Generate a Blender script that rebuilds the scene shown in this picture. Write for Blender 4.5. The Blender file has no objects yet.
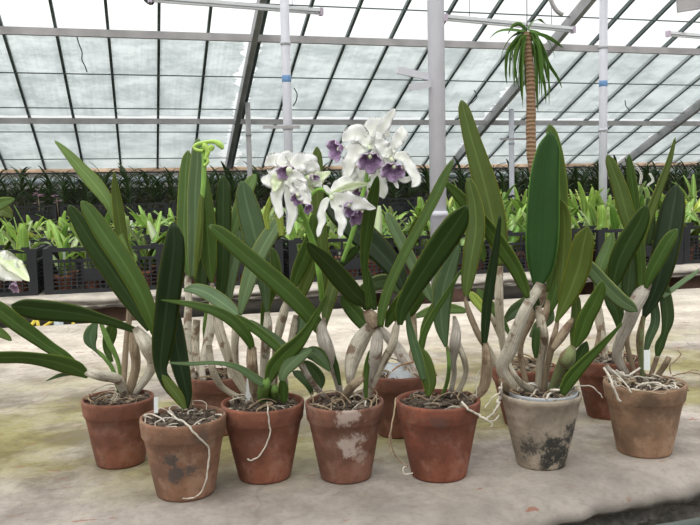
import bpy, math, random
from mathutils import Vector, noise, Matrix
random.seed(7)
C = bpy.context.scene.collection
S = bpy.context.scene
# ---------------------------------------------------------------- camera
FPX=790.; YAW=math.radians(14.7); PIT=math.radians(4.5); ROL=math.radians(1.25); CAMZ=1.245
CAM=Vector((0,0,CAMZ))
fh=Vector((math.sin(YAW),math.cos(YAW),0)); hh=Vector((math.cos(YAW),-math.sin(YAW),0))
FW=fh*math.cos(PIT)-Vector((0,0,1))*math.sin(PIT); VV=hh.cross(FW)
RT=hh*math.cos(ROL)-VV*math.sin(ROL); UP=hh*math.sin(ROL)+VV*math.cos(ROL)
cd=bpy.data.cameras.new('camera'); cam=bpy.data.objects.new('camera',cd); C.objects.link(cam)
m=Matrix((RT,UP,-FW)).transposed().to_4x4(); m.translation=CAM; cam.matrix_world=m
cd.sensor_width=36; cd.lens=36*FPX/700; cd.clip_start=.05; cd.clip_end=300
S.camera=cam
def ray(x,y): return FW+RT*((x-350)/FPX)+UP*((262.5-y)/FPX)
def P(x,y,d): return CAM+ray(x,y)*d
def onz(x,y,z):
    r=ray(x,y); return CAM+r*((z-CAMZ)/r.z)
def atY(x,y,Y):
    r=ray(x,y); return CAM+r*(Y/r.y)
def depth(p): return (Vector(p)-CAM).dot(FW)
def proj(p):
    q=Vector(p)-CAM; d=q.dot(FW); return 350+FPX*q.dot(RT)/d, 262.5-FPX*q.dot(UP)/d

# ---------------------------------------------------------------- view and light
S.view_settings.view_transform='Standard'; S.view_settings.look='None'; S.view_settings.gamma=1
S.view_settings.use_curve_mapping=False; S.view_settings.exposure=0.50
w=bpy.data.worlds.new('overcast_sky'); S.world=w; w.use_nodes=True
nt=w.node_tree; nt.nodes.clear()
o=nt.nodes.new('ShaderNodeOutputWorld'); bg=nt.nodes.new('ShaderNodeBackground')
tc=nt.nodes.new('ShaderNodeTexCoord'); sp=nt.nodes.new('ShaderNodeSeparateXYZ'); rp=nt.nodes.new('ShaderNodeValToRGB')
nt.links.new(tc.outputs['Generated'],sp.inputs[0]); nt.links.new(sp.outputs['Z'],rp.inputs[0]); nt.links.new(rp.outputs[0],bg.inputs[0]); nt.links.new(bg.outputs[0],o.inputs[0])
e=rp.color_ramp.elements; e[0].position=0; e[0].color=(.12,.12,.11,1); e[1].position=1; e[1].color=(1,1,1,1)
a=e.new(.01); a.color=(.42,.43,.43,1); a=e.new(.3); a.color=(.80,.80,.79,1); a=e.new(.6); a.color=(1,.985,.96,1)
bg.inputs[1].default_value=1.35
# the brighter part of the overcast sky, high over the viewer's left shoulder
sd=bpy.data.lights.new('bright_cloud','SUN'); sd.energy=1.15; sd.angle=math.radians(38); sd.color=(1,.97,.92)
so=bpy.data.objects.new('bright_cloud',sd); C.objects.link(so); so.rotation_euler=Vector((-.42,-.50,1)).to_track_quat('Z','Y').to_euler()

# ---------------------------------------------------------------- materials
MATS={}
def newmat(name):
    m=bpy.data.materials.new(name); m.use_nodes=True; n=m.node_tree.nodes; n.clear()
    out=n.new('ShaderNodeOutputMaterial'); b=n.new('ShaderNodeBsdfPrincipled'); m.node_tree.links.new(b.outputs[0],out.inputs[0])
    MATS[name]=m
    return m,n,m.node_tree.links,b,out
def mixc(n,l,fac,a,b,mode='MIX'):
    x=n.new('ShaderNodeMix'); x.data_type='RGBA'; x.blend_type=mode
    for s,v in ((0,fac),(6,a),(7,b)):
        if isinstance(v,(int,float)): x.inputs[s].default_value=v
        elif isinstance(v,tuple): x.inputs[s].default_value=(*v,1) if len(v)==3 else v
        else: l.new(v,x.inputs[s])
    return x.outputs[2]
def ramp(n,l,src,a,b):
    r=n.new('ShaderNodeMapRange'); r.inputs[1].default_value=a; r.inputs[2].default_value=b; l.new(src,r.inputs[0]); return r.outputs[0]
def nz(n,l,scale,coord='Object',detail=4,vec=None,mapscale=None,rough=.55):
    t=n.new('ShaderNodeTexCoord'); x=n.new('ShaderNodeTexNoise'); x.inputs['Scale'].default_value=scale; x.inputs['Detail'].default_value=detail; x.inputs['Roughness'].default_value=rough
    src=vec if vec else t.outputs[coord]
    if mapscale:
        mp=n.new('ShaderNodeMapping'); mp.inputs['Scale'].default_value=mapscale; l.new(src,mp.inputs[0]); src=mp.outputs[0]
    l.new(src,x.inputs['Vector']); return x.outputs['Fac']
def math_(n,l,op,a,b):
    x=n.new('ShaderNodeMath'); x.operation=op
    for i,v in enumerate((a,b)):
        if isinstance(v,(int,float)): x.inputs[i].default_value=v
        else: l.new(v,x.inputs[i])
    return x.outputs[0]
def bump(n,l,b,h,st=.3,dist=.01):
    x=n.new('ShaderNodeBump'); x.inputs['Strength'].default_value=st; x.inputs['Distance'].default_value=dist; l.new(h,x.inputs['Height']); l.new(x.outputs[0],b.inputs['Normal'])
def plain(name,c,r=.6,var=.25,scale=20,bmp=0,metal=0):
    m,n,l,b,o=newmat(name)
    f=nz(n,l,scale)
    l.new(mixc(n,l,ramp(n,l,f,.3,.7),tuple(x*(1-var) for x in c),tuple(min(1,x*(1+var)) for x in c)),b.inputs['Base Color'])
    b.inputs['Roughness'].default_value=r; b.inputs['Metallic'].default_value=metal
    if bmp: bump(n,l,b,f,bmp)
    return m
LS=.70
def leafmat(name,c,rib=None,edge=None,rough=.42,trans=.12,back=None,ribw=.06):
    """leathery orchid leaf: paler midrib and yellowish rim from the blade's own UV (U across, V along)"""
    m,n,l,b,out=newmat(name)
    c=tuple(x*(LS if not name.startswith('crate') else 1.05) for x in c)
    rib=rib or tuple(min(1,x*1.9+.02) for x in c); edge=edge or (min(1,c[0]*3+.06),min(1,c[1]*2+.06),c[2]*1.2)
    uv=n.new('ShaderNodeUVMap'); s=n.new('ShaderNodeSeparateXYZ'); l.new(uv.outputs[0],s.inputs[0])
    oi=n.new('ShaderNodeObjectInfo')
    d=math_(n,l,'ABSOLUTE',math_(n,l,'SUBTRACT',s.outputs[0],.5),0)
    f=nz(n,l,9,mapscale=(1,1,1)); f2=nz(n,l,60)
    col=mixc(n,l,ramp(n,l,f,.25,.75),tuple(x*.78 for x in c),tuple(min(1,x*1.25) for x in c))
    col=mixc(n,l,math_(n,l,'MULTIPLY',oi.outputs['Random'],.35),col,(c[0]*1.5,c[1]*1.25,c[2]*.8))
    if name.startswith('crate'):
        r7=math_(n,l,'FRACT',math_(n,l,'MULTIPLY',oi.outputs['Random'],7.3),0)
        col=mixc(n,l,ramp(n,l,r7,.55,1.),col,(.62,.66,.46)); r3=math_(n,l,'FRACT',math_(n,l,'MULTIPLY',oi.outputs['Random'],23.1),0)
        col=mixc(n,l,math_(n,l,'MULTIPLY',ramp(n,l,r3,.5,1.),.8),col,(.07,.15,.03))
    col=mixc(n,l,math_(n,l,'MULTIPLY',ramp(n,l,f2,.55,.8),.25),col,tuple(min(1,x*1.6+.02) for x in c))
    bk=n.new('ShaderNodeNewGeometry')
    lon=nz(n,l,1,vec=uv.outputs[0],mapscale=(26,1.5,1),detail=3)
    col=mixc(n,l,math_(n,l,'MULTIPLY',ramp(n,l,lon,.42,.62),.28),col,tuple(x*.55 for x in c))
    col=mixc(n,l,math_(n,l,'MULTIPLY',ramp(n,l,d,ribw,ribw*.2),.55),col,rib)
    col=mixc(n,l,math_(n,l,'MULTIPLY',ramp(n,l,d,.44,.49),.85),col,edge)
    l.new(col,b.inputs['Base Color']); b.inputs['Roughness'].default_value=rough+.05; b.inputs['Specular IOR Level'].default_value=.24
    bump(n,l,b,nz(n,l,40),.15,.003)
    if trans:
        t=n.new('ShaderNodeBsdfTranslucent'); l.new(mixc(n,l,.5,col,(c[0]*2.2+.05,c[1]*2,c[2])),t.inputs[0])
        mx=n.new('ShaderNodeMixShader'); mx.inputs[0].default_value=trans; l.new(b.outputs[0],mx.inputs[1]); l.new(t.outputs[0],mx.inputs[2]); l.new(mx.outputs[0],out.inputs[0])
    return m
leafmat('vd',(.018,.040,.010),rough=.38,trans=.04)
leafmat('dk',(.038,.080,.015),rough=.36,trans=.06)
leafmat('md',(.075,.145,.026),rough=.38)
leafmat('ol',(.105,.160,.028),rough=.4)
leafmat('vv',(.036,.108,.026),rough=.36,rib=(.02,.07,.02),edge=(.2,.42,.08),ribw=.04)
leafmat('lt',(.140,.240,.060),rough=.45,trans=.18)
leafmat('gg',(.150,.240,.112),rough=.5)
leafmat('bg',(.088,.155,.062),rough=.45)
leafmat('yl',(.380,.520,.110),rough=.45,trans=.2)
leafmat('crate_lt',(.36,.56,.17),rough=.5,trans=.3)
leafmat('crate_md',(.20,.38,.09),rough=.5,trans=.25)
leafmat('crate_yl',(.58,.70,.26),rough=.5,trans=.35)
leafmat('vanda',(.070,.135,.045),rough=.5,trans=.1)
leafmat('palm',(.120,.260,.050),rough=.5,trans=.2)
def petalmat(name,c,rib,trans=.35):
    m,n,l,b,out=newmat(name)
    uv=n.new('ShaderNodeUVMap'); s=n.new('ShaderNodeSeparateXYZ'); l.new(uv.outputs[0],s.inputs[0])
    d=math_(n,l,'ABSOLUTE',math_(n,l,'SUBTRACT',s.outputs[0],.5),0)
    col=mixc(n,l,math_(n,l,'MULTIPLY',ramp(n,l,d,.22,.02),.6),c,rib)
    col=mixc(n,l,math_(n,l,'MULTIPLY',ramp(n,l,s.outputs[1],.35,0.),.5),col,rib)
    l.new(col,b.inputs['Base Color']); b.inputs['Roughness'].default_value=.6
    t=n.new('ShaderNodeBsdfTranslucent'); l.new(col,t.inputs[0])
    mx=n.new('ShaderNodeMixShader'); mx.inputs[0].default_value=trans; l.new(b.outputs[0],mx.inputs[1]); l.new(t.outputs[0],mx.inputs[2]); l.new(mx.outputs[0],out.inputs[0])
petalmat('white_petal',(.97,.97,.96),(.93,.95,.86),.42); petalmat('green_petal',(.88,.92,.74),(.66,.80,.38),.42)
def lipmat():
    m,n,l,b,out=newmat('purple_lip')
    uv=n.new('ShaderNodeUVMap'); s=n.new('ShaderNodeSeparateXYZ'); l.new(uv.outputs[0],s.inputs[0])
    f=nz(n,l,14,mapscale=None,vec=uv.outputs[0])
    col=mixc(n,l,ramp(n,l,f,.35,.7),(.20,.10,.24),(.46,.32,.52))
    col=mixc(n,l,ramp(n,l,s.outputs[1],.26,.10),col,(.70,.66,.40))
    col=mixc(n,l,ramp(n,l,s.outputs[1],.80,1.),col,(.60,.47,.65))
    col=mixc(n,l,math_(n,l,'MULTIPLY',math_(n,l,'MULTIPLY',ramp(n,l,s.outputs[1],.30,.42),ramp(n,l,s.outputs[1],.68,.45)),.7),col,(.10,.03,.12))
    l.new(col,b.inputs['Base Color']); b.inputs['Roughness'].default_value=.6
lipmat()
def bulbmat(name,a,bcol,spots=(.20,.12,.07)):
    """papery sheath: fibres along the stalk, brown scars"""
    m,n,l,b,out=newmat(name)
    uv=n.new('ShaderNodeUVMap')
    f=nz(n,l,3,vec=uv.outputs[0],mapscale=(9,1.2,1),detail=6,rough=.7); g=nz(n,l,90,detail=5,rough=.7); k=nz(n,l,42,detail=3)
    col=mixc(n,l,ramp(n,l,f,.40,.60),a,bcol)
    col=mixc(n,l,math_(n,l,'MULTIPLY',ramp(n,l,g,.5,.75),.5),col,tuple(x*.6 for x in bcol))
    col=mixc(n,l,math_(n,l,'MULTIPLY',ramp(n,l,k,.57,.64),.85),col,spots)
    sv=n.new('ShaderNodeSeparateXYZ'); l.new(uv.outputs[0],sv.inputs[0]); wob=math_(n,l,'ADD',sv.outputs[1],math_(n,l,'MULTIPLY',math_(n,l,'SUBTRACT',g,.5),.25))
    ends=math_(n,l,'MAXIMUM',ramp(n,l,wob,.12,.02),ramp(n,l,wob,.86,.96))
    col=mixc(n,l,math_(n,l,'MULTIPLY',ends,.7),col,(.13,.085,.045))
    l.new(col,b.inputs['Base Color']); b.inputs['Roughness'].default_value=.75
    bump(n,l,b,f,.6,.004)
bulbmat('bulb_pale',(.72,.66,.54),(.36,.30,.21)); bulbmat('bulb_tan',(.46,.37,.26),(.22,.15,.09)); bulbmat('bulb_grey',(.62,.58,.51),(.34,.29,.24))
bulbmat('bulb_green',(.16,.22,.07),(.26,.27,.13)); bulbmat('bulb_paper',(.80,.75,.64),(.42,.37,.28)); bulbmat('bulb_leafgreen',(.17,.30,.06),(.12,.22,.04),(.1,.2,.04))
plain('stem_green',(.20,.38,.06),.5,.2); plain('bud_green',(.42,.62,.12),.5,.15); plain('root_white',(.55,.50,.42),.8,.3,60); plain('root_tan',(.30,.22,.14),.85,.35,60)
plain('root_rust',(.38,.19,.08),.85,.3,60)
plain('bark',(.075,.055,.04),.95,.55,45,.6); plain('bark_pale',(.20,.16,.12),.95,.4,45,.6); plain('label_plastic',(.78,.80,.80),.5,.05); plain('inner_plastic',(.42,.44,.46),.4,.1); plain('moss',(.20,.26,.06),.9,.4,60,.5)
def potmat(name,c,stain=None,amt=.0,pale=None,patch=None,scale=14,sm=.5):
    """terracotta with limewash bloom and grime; patch=(x,y,z,r,colour) in the pot's own space"""
    m,n,l,b,out=newmat(name); c=tuple(x*.66 for x in c)
    if pale: pale=tuple(x*.72 for x in pale)
    f=nz(n,l,scale); g=nz(n,l,90); h=nz(n,l,26,detail=6,rough=.7); band=nz(n,l,5,mapscale=(1,1,9))
    col=mixc(n,l,ramp(n,l,f,.38,.62),tuple(x*.62 for x in c),tuple(min(1,x*1.3) for x in c))
    col=mixc(n,l,math_(n,l,'MULTIPLY',ramp(n,l,h,.50,.66),.35),col,(c[0]*1.05+.05,c[0]*.7+.05,c[0]*.55+.05))
    col=mixc(n,l,math_(n,l,'MULTIPLY',ramp(n,l,band,.48,.62),.45),col,tuple(x*.6 for x in c))
    if pale: col=mixc(n,l,math_(n,l,'MULTIPLY',ramp(n,l,h,.5,.7),.6),col,pale)
    col=mixc(n,l,math_(n,l,'MULTIPLY',ramp(n,l,g,.52,.68),.5),col,tuple(x*.45 for x in c))
    if stain:
        k=nz(n,l,24,detail=8,rough=.72); col=mixc(n,l,math_(n,l,'MULTIPLY',ramp(n,l,k,1-amt,1-amt+.1),.6),col,stain)
    for q in (patch or []):
        t=n.new('ShaderNodeTexCoord'); v=n.new('ShaderNodeVectorMath'); v.operation='DISTANCE'; l.new(t.outputs['Object'],v.inputs[0]); v.inputs[1].default_value=q[:3]
        k=nz(n,l,45,detail=9,rough=.78)
        d=math_(n,l,'ADD',v.outputs['Value'],math_(n,l,'MULTIPLY',math_(n,l,'SUBTRACT',k,.5),q[3]*6.0))
        col=mixc(n,l,math_(n,l,'MULTIPLY',ramp(n,l,d,q[3]*1.1,q[3]*.6),q[5] if len(q)>5 else .85),col,q[4])
    l.new(col,b.inputs['Base Color']); b.inputs['Roughness'].default_value=.85; bump(n,l,b,g,.15,.003)
    return m
def concrete():
    m,n,l,b,out=newmat('bench_concrete')
    t=n.new('ShaderNodeTexCoord'); big=nz(n,l,1.6,detail=6); mid=nz(n,l,6,detail=12,rough=.72); fine=nz(n,l,75,detail=8,rough=.75); g2=nz(n,l,2.6,detail=9,mapscale=(1,1.3,1),rough=.65); red=nz(n,l,16,detail=4,mapscale=(1,2.2,1))
    col=mixc(n,l,ramp(n,l,mid,.38,.60),(.19,.158,.135),(.50,.44,.385))
    sp=n.new('ShaderNodeSeparateXYZ'); l.new(t.outputs['Object'],sp.inputs[0])
    # moss grows in a broad band behind and left of the pots
    y=sp.outputs[1]; x=sp.outputs[0]
    inband=math_(n,l,'MULTIPLY',ramp(n,l,y,1.10,1.42),ramp(n,l,y,2.55,1.9))
    mosk=math_(n,l,'MULTIPLY',ramp(n,l,math_(n,l,'ADD',g2,math_(n,l,'MULTIPLY',inband,.13)),.50,.68),math_(n,l,'ADD',inband,.35))
    col=mixc(n,l,math_(n,l,'MULTIPLY',mosk,.75),col,mixc(n,l,ramp(n,l,mid,.42,.60),(.15,.12,.035),(.32,.29,.12)))
    col=mixc(n,l,math_(n,l,'MULTIPLY',ramp(n,l,mid,.56,.72),math_(n,l,'MULTIPLY',mosk,.6)),col,(.13,.10,.04))
    pale=ramp(n,l,y,1.9,2.7)
    col=mixc(n,l,math_(n,l,'MULTIPLY',pale,.8),col,mixc(n,l,ramp(n,l,mid,.35,.65),(.55,.47,.38),(.86,.77,.66)))
    col=mixc(n,l,math_(n,l,'MULTIPLY',ramp(n,l,y,1.35,1.05),.6),col,(.24,.21,.19))
    col=mixc(n,l,math_(n,l,'MULTIPLY',ramp(n,l,fine,.50,.70),.5),col,(.15,.13,.10))
    col=mixc(n,l,math_(n,l,'MULTIPLY',ramp(n,l,red,.655,.70),.75),col,(.24,.07,.035))
    vo=n.new('ShaderNodeTexVoronoi'); vo.feature='DISTANCE_TO_EDGE'; vo.inputs['Scale'].default_value=1.3
    dn=n.new('ShaderNodeTexNoise'); dn.inputs['Scale'].default_value=5; l.new(t.outputs['Object'],dn.inputs['Vector'])
    l.new(mixc(n,l,.18,t.outputs['Object'],dn.outputs['Color']),vo.inputs['Vector'])
    crack=math_(n,l,'MULTIPLY',ramp(n,l,vo.outputs['Distance'],.006,.0),ramp(n,l,big,.45,.6))
    col=mixc(n,l,math_(n,l,'MULTIPLY',crack,.6),col,(.10,.085,.06))
    # sawn/broken edge is darker grit
    ge=n.new('ShaderNodeNewGeometry'); sn=n.new('ShaderNodeSeparateXYZ'); l.new(ge.outputs['Normal'],sn.inputs[0])
    col=mixc(n,l,math_(n,l,'MULTIPLY',ramp(n,l,sp.outputs[2],.786,.768),.85),col,mixc(n,l,ramp(n,l,fine,.35,.65),(.035,.033,.03),(.17,.155,.13)))
    l.new(col,b.inputs['Base Color']); b.inputs['Roughness'].default_value=.8
    bump(n,l,b,math_(n,l,'ADD',mid,math_(n,l,'MULTIPLY',fine,.5)),.45,.006)
concrete()
plain('far_concrete',(.50,.45,.39),.9,.3,9,.5); plain('soil_floor',(.055,.045,.035),.95,.4,6,.5); plain('wall_render',(.62,.60,.56),.9,.25,3,.3); plain('rust_sill',(.80,.52,.36),.8,.35,3)
plain('frame_grey',(.42,.40,.41),.5,.15,5); plain('rafter_green',(.085,.115,.115),.5,.3,5); plain('post_white',(.60,.60,.66),.5,.08,4); plain('truss_grey',(.33,.33,.34),.5,.2,5); plain('pipe_blue',(.45,.50,.54),.5,.15,5)
plain('tube_white',(.85,.86,.90),.3,.03); plain('cap_pink',(.60,.50,.62),.4,.05); plain('crate_black',(.014,.015,.018),.6,.2,30); plain('wire_black',(.03,.03,.035),.6,.1); plain('tape_blue',(.18,.34,.62),.6,.1); plain('dark_pipe',(.07,.085,.075),.5,.2)
plain('brick',(.22,.13,.10),.9,.4,12,.5); plain('hose_yellow',(.65,.50,.05),.5,.1); plain('crate_pot',(.48,.18,.10),.8,.25,20); plain('pot_pale',(.62,.60,.56),.7,.15,20); plain('flower_pink',(.75,.50,.66),.6,.2); plain('red_label',(.65,.08,.05),.6,.1)
def trunk():
    m,n,l,b,out=newmat('palm_trunk')
    t=n.new('ShaderNodeTexCoord'); wv=n.new('ShaderNodeTexWave'); wv.bands_direction='Z'; wv.inputs['Scale'].default_value=9; wv.inputs['Distortion'].default_value=3; l.new(t.outputs['Object'],wv.inputs[0])
    l.new(mixc(n,l,wv.outputs['Fac'],(.26,.15,.09),(.36,.23,.14)),b.inputs['Base Color']); b.inputs['Roughness'].default_value=.9; bump(n,l,b,wv.outputs['Fac'],.6,.01)
trunk()
def glass():
    m,n,l,b,out=newmat('roof_glass')
    tr=n.new('ShaderNodeBsdfTransparent'); tr.inputs[0].default_value=(.93,.95,.95,1); gl=n.new('ShaderNodeBsdfGlossy'); gl.inputs['Roughness'].default_value=.1; gl.inputs[0].default_value=(.9,.9,.9,1)
    mx=n.new('ShaderNodeMixShader'); mx.inputs[0].default_value=.05; l.new(tr.outputs[0],mx.inputs[1]); l.new(gl.outputs[0],mx.inputs[2]); l.new(mx.outputs[0],out.inputs[0]); n.remove(b)
glass()
def cloth():
    m,n,l,b,out=newmat('shade_net'); n.remove(b)
    f=nz(n,l,2.0,detail=8,mapscale=(1,1.8,1),rough=.7); g=nz(n,l,1.0,detail=3,mapscale=(30,1,1)); k=nz(n,l,18,detail=6,rough=.85)
    v=math_(n,l,'ADD',math_(n,l,'MULTIPLY',f,.6),math_(n,l,'ADD',math_(n,l,'MULTIPLY',g,.15),math_(n,l,'MULTIPLY',k,.25)))
    tr=n.new('ShaderNodeBsdfTransparent'); l.new(mixc(n,l,ramp(n,l,v,.43,.58),(.30,.335,.33),(.84,.87,.86)),tr.inputs[0])
    tl=n.new('ShaderNodeBsdfTranslucent'); tl.inputs[0].default_value=(.44,.48,.48,1)
    mx=n.new('ShaderNodeMixShader'); mx.inputs[0].default_value=.45; l.new(tr.outputs[0],mx.inputs[1]); l.new(tl.outputs[0],mx.inputs[2]); l.new(mx.outputs[0],out.inputs[0])
cloth()

# ---------------------------------------------------------------- mesh helpers
class MB:
    def __init__(s): s.v=[];s.f=[];s.uv=[]
    def add(s,vs,fs,uvs=None):
        k=len(s.v); s.v+=[tuple(x) for x in vs]; s.f+=[tuple(i+k for i in f) for f in fs]
        s.uv+=(uvs if uvs else [(0.25,.5)]*len(vs))
    def box(s,a,b):
        (x0,y0,z0),(x1,y1,z1)=a,b
        s.add([(x0,y0,z0),(x1,y0,z0),(x1,y1,z0),(x0,y1,z0),(x0,y0,z1),(x1,y0,z1),(x1,y1,z1),(x0,y1,z1)],[(3,2,1,0),(4,5,6,7),(0,1,5,4),(1,2,6,5),(2,3,7,6),(3,0,4,7)])
    def beam(s,a,b,w,h):
        a=Vector(a);b=Vector(b);t=(b-a).normalized(); up=Vector((0,0,1)) if abs(t.z)<.95 else Vector((0,1,0))
        sd=t.cross(up).normalized()*w/2; u=sd.cross(t).normalized()*h/2
        vs=[a-sd-u,a+sd-u,a+sd+u,a-sd+u,b-sd-u,b+sd-u,b+sd+u,b-sd+u]
        s.add(vs,[(0,1,2,3),(7,6,5,4),(0,4,5,1),(1,5,6,2),(2,6,7,3),(3,7,4,0)])
    def tube(s,pts,rs,seg=8,caps=True,groove=0):
        n=len(pts); pts=[Vector(p) for p in pts]
        if isinstance(rs,(int,float)): rs=[rs]*n
        ref=None; vs=[];uv=[];fs=[]
        for i,p in enumerate(pts):
            t=(pts[min(n-1,i+1)]-pts[max(0,i-1)]).normalized()
            if ref is None:
                ref=t.cross(Vector((0,1,0)) if abs(t.y)<.9 else Vector((1,0,0))).normalized()
            ref=(ref-t*ref.dot(t)).normalized(); b=t.cross(ref)
            for j in range(seg):
                a=2*math.pi*j/seg; r=rs[i]*(1+groove*math.cos(a*5))
                vs.append(p+ref*math.cos(a)*r+b*math.sin(a)*r); uv.append((abs(1-2*j/seg),i/(n-1)))
        for i in range(n-1):
            for j in range(seg):
                k=(j+1)%seg; fs.append((i*seg+j,i*seg+k,(i+1)*seg+k,(i+1)*seg+j))
        if caps:
            fs.append(tuple(range(seg-1,-1,-1))); fs.append(tuple((n-1)*seg+j for j in range(seg)))
        s.add(vs,fs,uv)
    def lathe(s,prof,seg=48,center=(0,0,0),wob=0,seed=0):
        cx,cy,cz=center; vs=[];fs=[];uv=[];n=len(prof)
        for i,(r,z) in enumerate(prof):
            for j in range(seg):
                a=2*math.pi*j/seg; q=r*(1+wob*noise.noise((math.cos(a)*1.5+seed,math.sin(a)*1.5,z*25)))
                vs.append((cx+q*math.cos(a),cy+q*math.sin(a),cz+z)); uv.append((j/seg,i/(n-1)))
        for i in range(n-1):
            for j in range(seg):
                k=(j+1)%seg; fs.append((i*seg+j,i*seg+k,(i+1)*seg+k,(i+1)*seg+j))
        fs.append(tuple(range(seg-1,-1,-1))); fs.append(tuple((n-1)*seg+j for j in range(seg)))
        s.add(vs,fs,uv)
    def blade(s,pts,ws,sides,norms,thick,fold=.12,wavy=0,seed=0,na=6):
        """closed leaf blade; pts/ws/sides/norms per station"""
        n=len(pts);vs=[];uv=[];fs=[]; L=sum((pts[i+1]-pts[i]).length for i in range(n-1)); acc=0
        ring=[(j/na*2-1,1) for j in range(na+1)]+[(1-j/na*2,-1) for j in range(1,na)]
        for i in range(n):
            if i: acc+=(pts[i]-pts[i-1]).length
            for u,sg in ring:
                th=thick*math.sqrt(max(0,1-u*u))*sg*(.55+.45*min(1,ws[i]/max(ws)))
                ru=wavy*ws[i]*abs(u)**1.5*math.sin(acc/L*17+seed+(1.3 if u>0 else 0))
                p=pts[i]+sides[i]*(u*ws[i]/2)+norms[i]*(fold*ws[i]*.5*abs(u)+th+ru)
                vs.append(p); uv.append(((u+1)/2,acc/L))
        R=len(ring)
        for i in range(n-1):
            for j in range(R):
                k=(j+1)%R; fs.append((i*R+j,i*R+k,(i+1)*R+k,(i+1)*R+j))
        fs.append(tuple(range(R-1,-1,-1))); fs.append(tuple((n-1)*R+j for j in range(R)))
        s.add(vs,fs,uv)
    def build(s,name,mat,parent=None,smooth=True,origin=None,mesh_only=False):
        me=bpy.data.meshes.new(name); vs=s.v
        if origin is not None: ox,oy,oz=origin; vs=[(x-ox,y-oy,z-oz) for x,y,z in vs]
        me.from_pydata(vs,[],s.f); uvl=me.uv_layers.new(name='UVMap'); 
        idx=[0]*len(me.loops); me.loops.foreach_get('vertex_index',idx)
        flat=[]
        for i in idx: flat+=s.uv[i]
        uvl.data.foreach_set('uv',flat)
        if smooth: me.polygons.foreach_set('use_smooth',[True]*len(me.polygons))
        me.materials.append(MATS[mat] if isinstance(mat,str) else mat); me.update()
        if mesh_only: return me
        ob=bpy.data.objects.new(name,me); C.objects.link(ob)
        if parent is not None: ob.parent=parent
        if origin is not None: ob.location=origin
        return ob
def tag(o,label=None,cat=None,group=None,kind=None):
    if label: o['label']=label
    if cat: o['category']=cat
    if group: o['group']=group
    if kind: o['kind']=kind
    return o
def thing(name,label,cat,loc=(0,0,0),group=None,rz=0):
    o=bpy.data.objects.new(name,None); C.objects.link(o); o.location=loc; o.rotation_euler=(0,0,rz); o.empty_display_size=.05
    return tag(o,label,cat,group)
def copy_tree(o,parent=None):
    c=o.copy(); C.objects.link(c)
    if parent is not None: c.parent=parent
    for ch in list(o.children): copy_tree(ch,c)
    return c
def catmull(P_,n):
    """resample list of tuples smoothly"""
    k=len(P_)
    if k==2: P_=[P_[0],tuple((a+b)/2 for a,b in zip(*P_)),P_[1]]; k=3
    out=[]
    for i in range(n):
        t=i/(n-1)*(k-1); a=min(int(t),k-2); f=t-a
        p0=P_[max(0,a-1)];p1=P_[a];p2=P_[a+1];p3=P_[min(k-1,a+2)]
        out.append(tuple(.5*((2*q1)+(-q0+q2)*f+(2*q0-5*q1+4*q2-q3)*f*f+(-q0+3*q1-3*q2+q3)*f**3) for q0,q1,q2,q3 in zip(p0,p1,p2,p3)))
    return out
def blade_px(pts,d0,d1,twist,thick=.0011,fold=.22,wavy=0,n=26,tipround=True,seed=0,lift=0,d_base=None):
    """a blade whose outline is given as stations (x,y,w) seen from the camera, spread in real depth d0..d1, turned by twist about its own length"""
    pts=[tuple(map(float,p)) for p in pts]
    if tipround:
        (xa,ya,_),(xb,yb,wb)=pts[-2:]; q=math.hypot(xb-xa,yb-ya) or 1; e_=min(5,.30*wb); pts[-1]=(xb+(xb-xa)/q*e_,yb+(yb-ya)/q*e_,wb)
    sm=catmull(pts,n)
    P3=[];W=[];arc=[0]
    for i in range(1,n): arc.append(arc[-1]+math.hypot(sm[i][0]-sm[i-1][0],sm[i][1]-sm[i-1][1]))
    L=arc[-1]; wt=max(2.,pts[-1][2]); 
    for i,(x,y,wd) in enumerate(sm):
        s=arc[i]/L; d=d0+(d1-d0)*s**1.15+lift*math.sin(math.pi*s)
        P3.append(P(x,y,d)); wd=max(.6,wd)
        if tipround:
            q=(L-arc[i])/(wt*1.15)
            if q<1: wd*=max(.12,1-(1-q)**2)**.62
        W.append(wd*d/FPX)
    Sd=[];N=[]
    for i in range(n):
        T=(P3[min(n-1,i+1)]-P3[max(0,i-1)]).normalized(); Vd=(P3[i]-CAM).normalized()
        s0=T.cross(Vd).normalized(); n0=s0.cross(T).normalized()
        if n0.dot(Vd)>0: n0=-n0
        a=twist
        sd=(s0*math.cos(a)+n0*math.sin(a)).normalized(); nn=(n0*math.cos(a)-s0*math.sin(a)).normalized()
        Sd.append(sd); N.append(nn); W[i]/=max(.55,math.cos(a))
    mb=MB(); mb.blade(P3,W,Sd,N,thick,fold,wavy,seed); return mb
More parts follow.
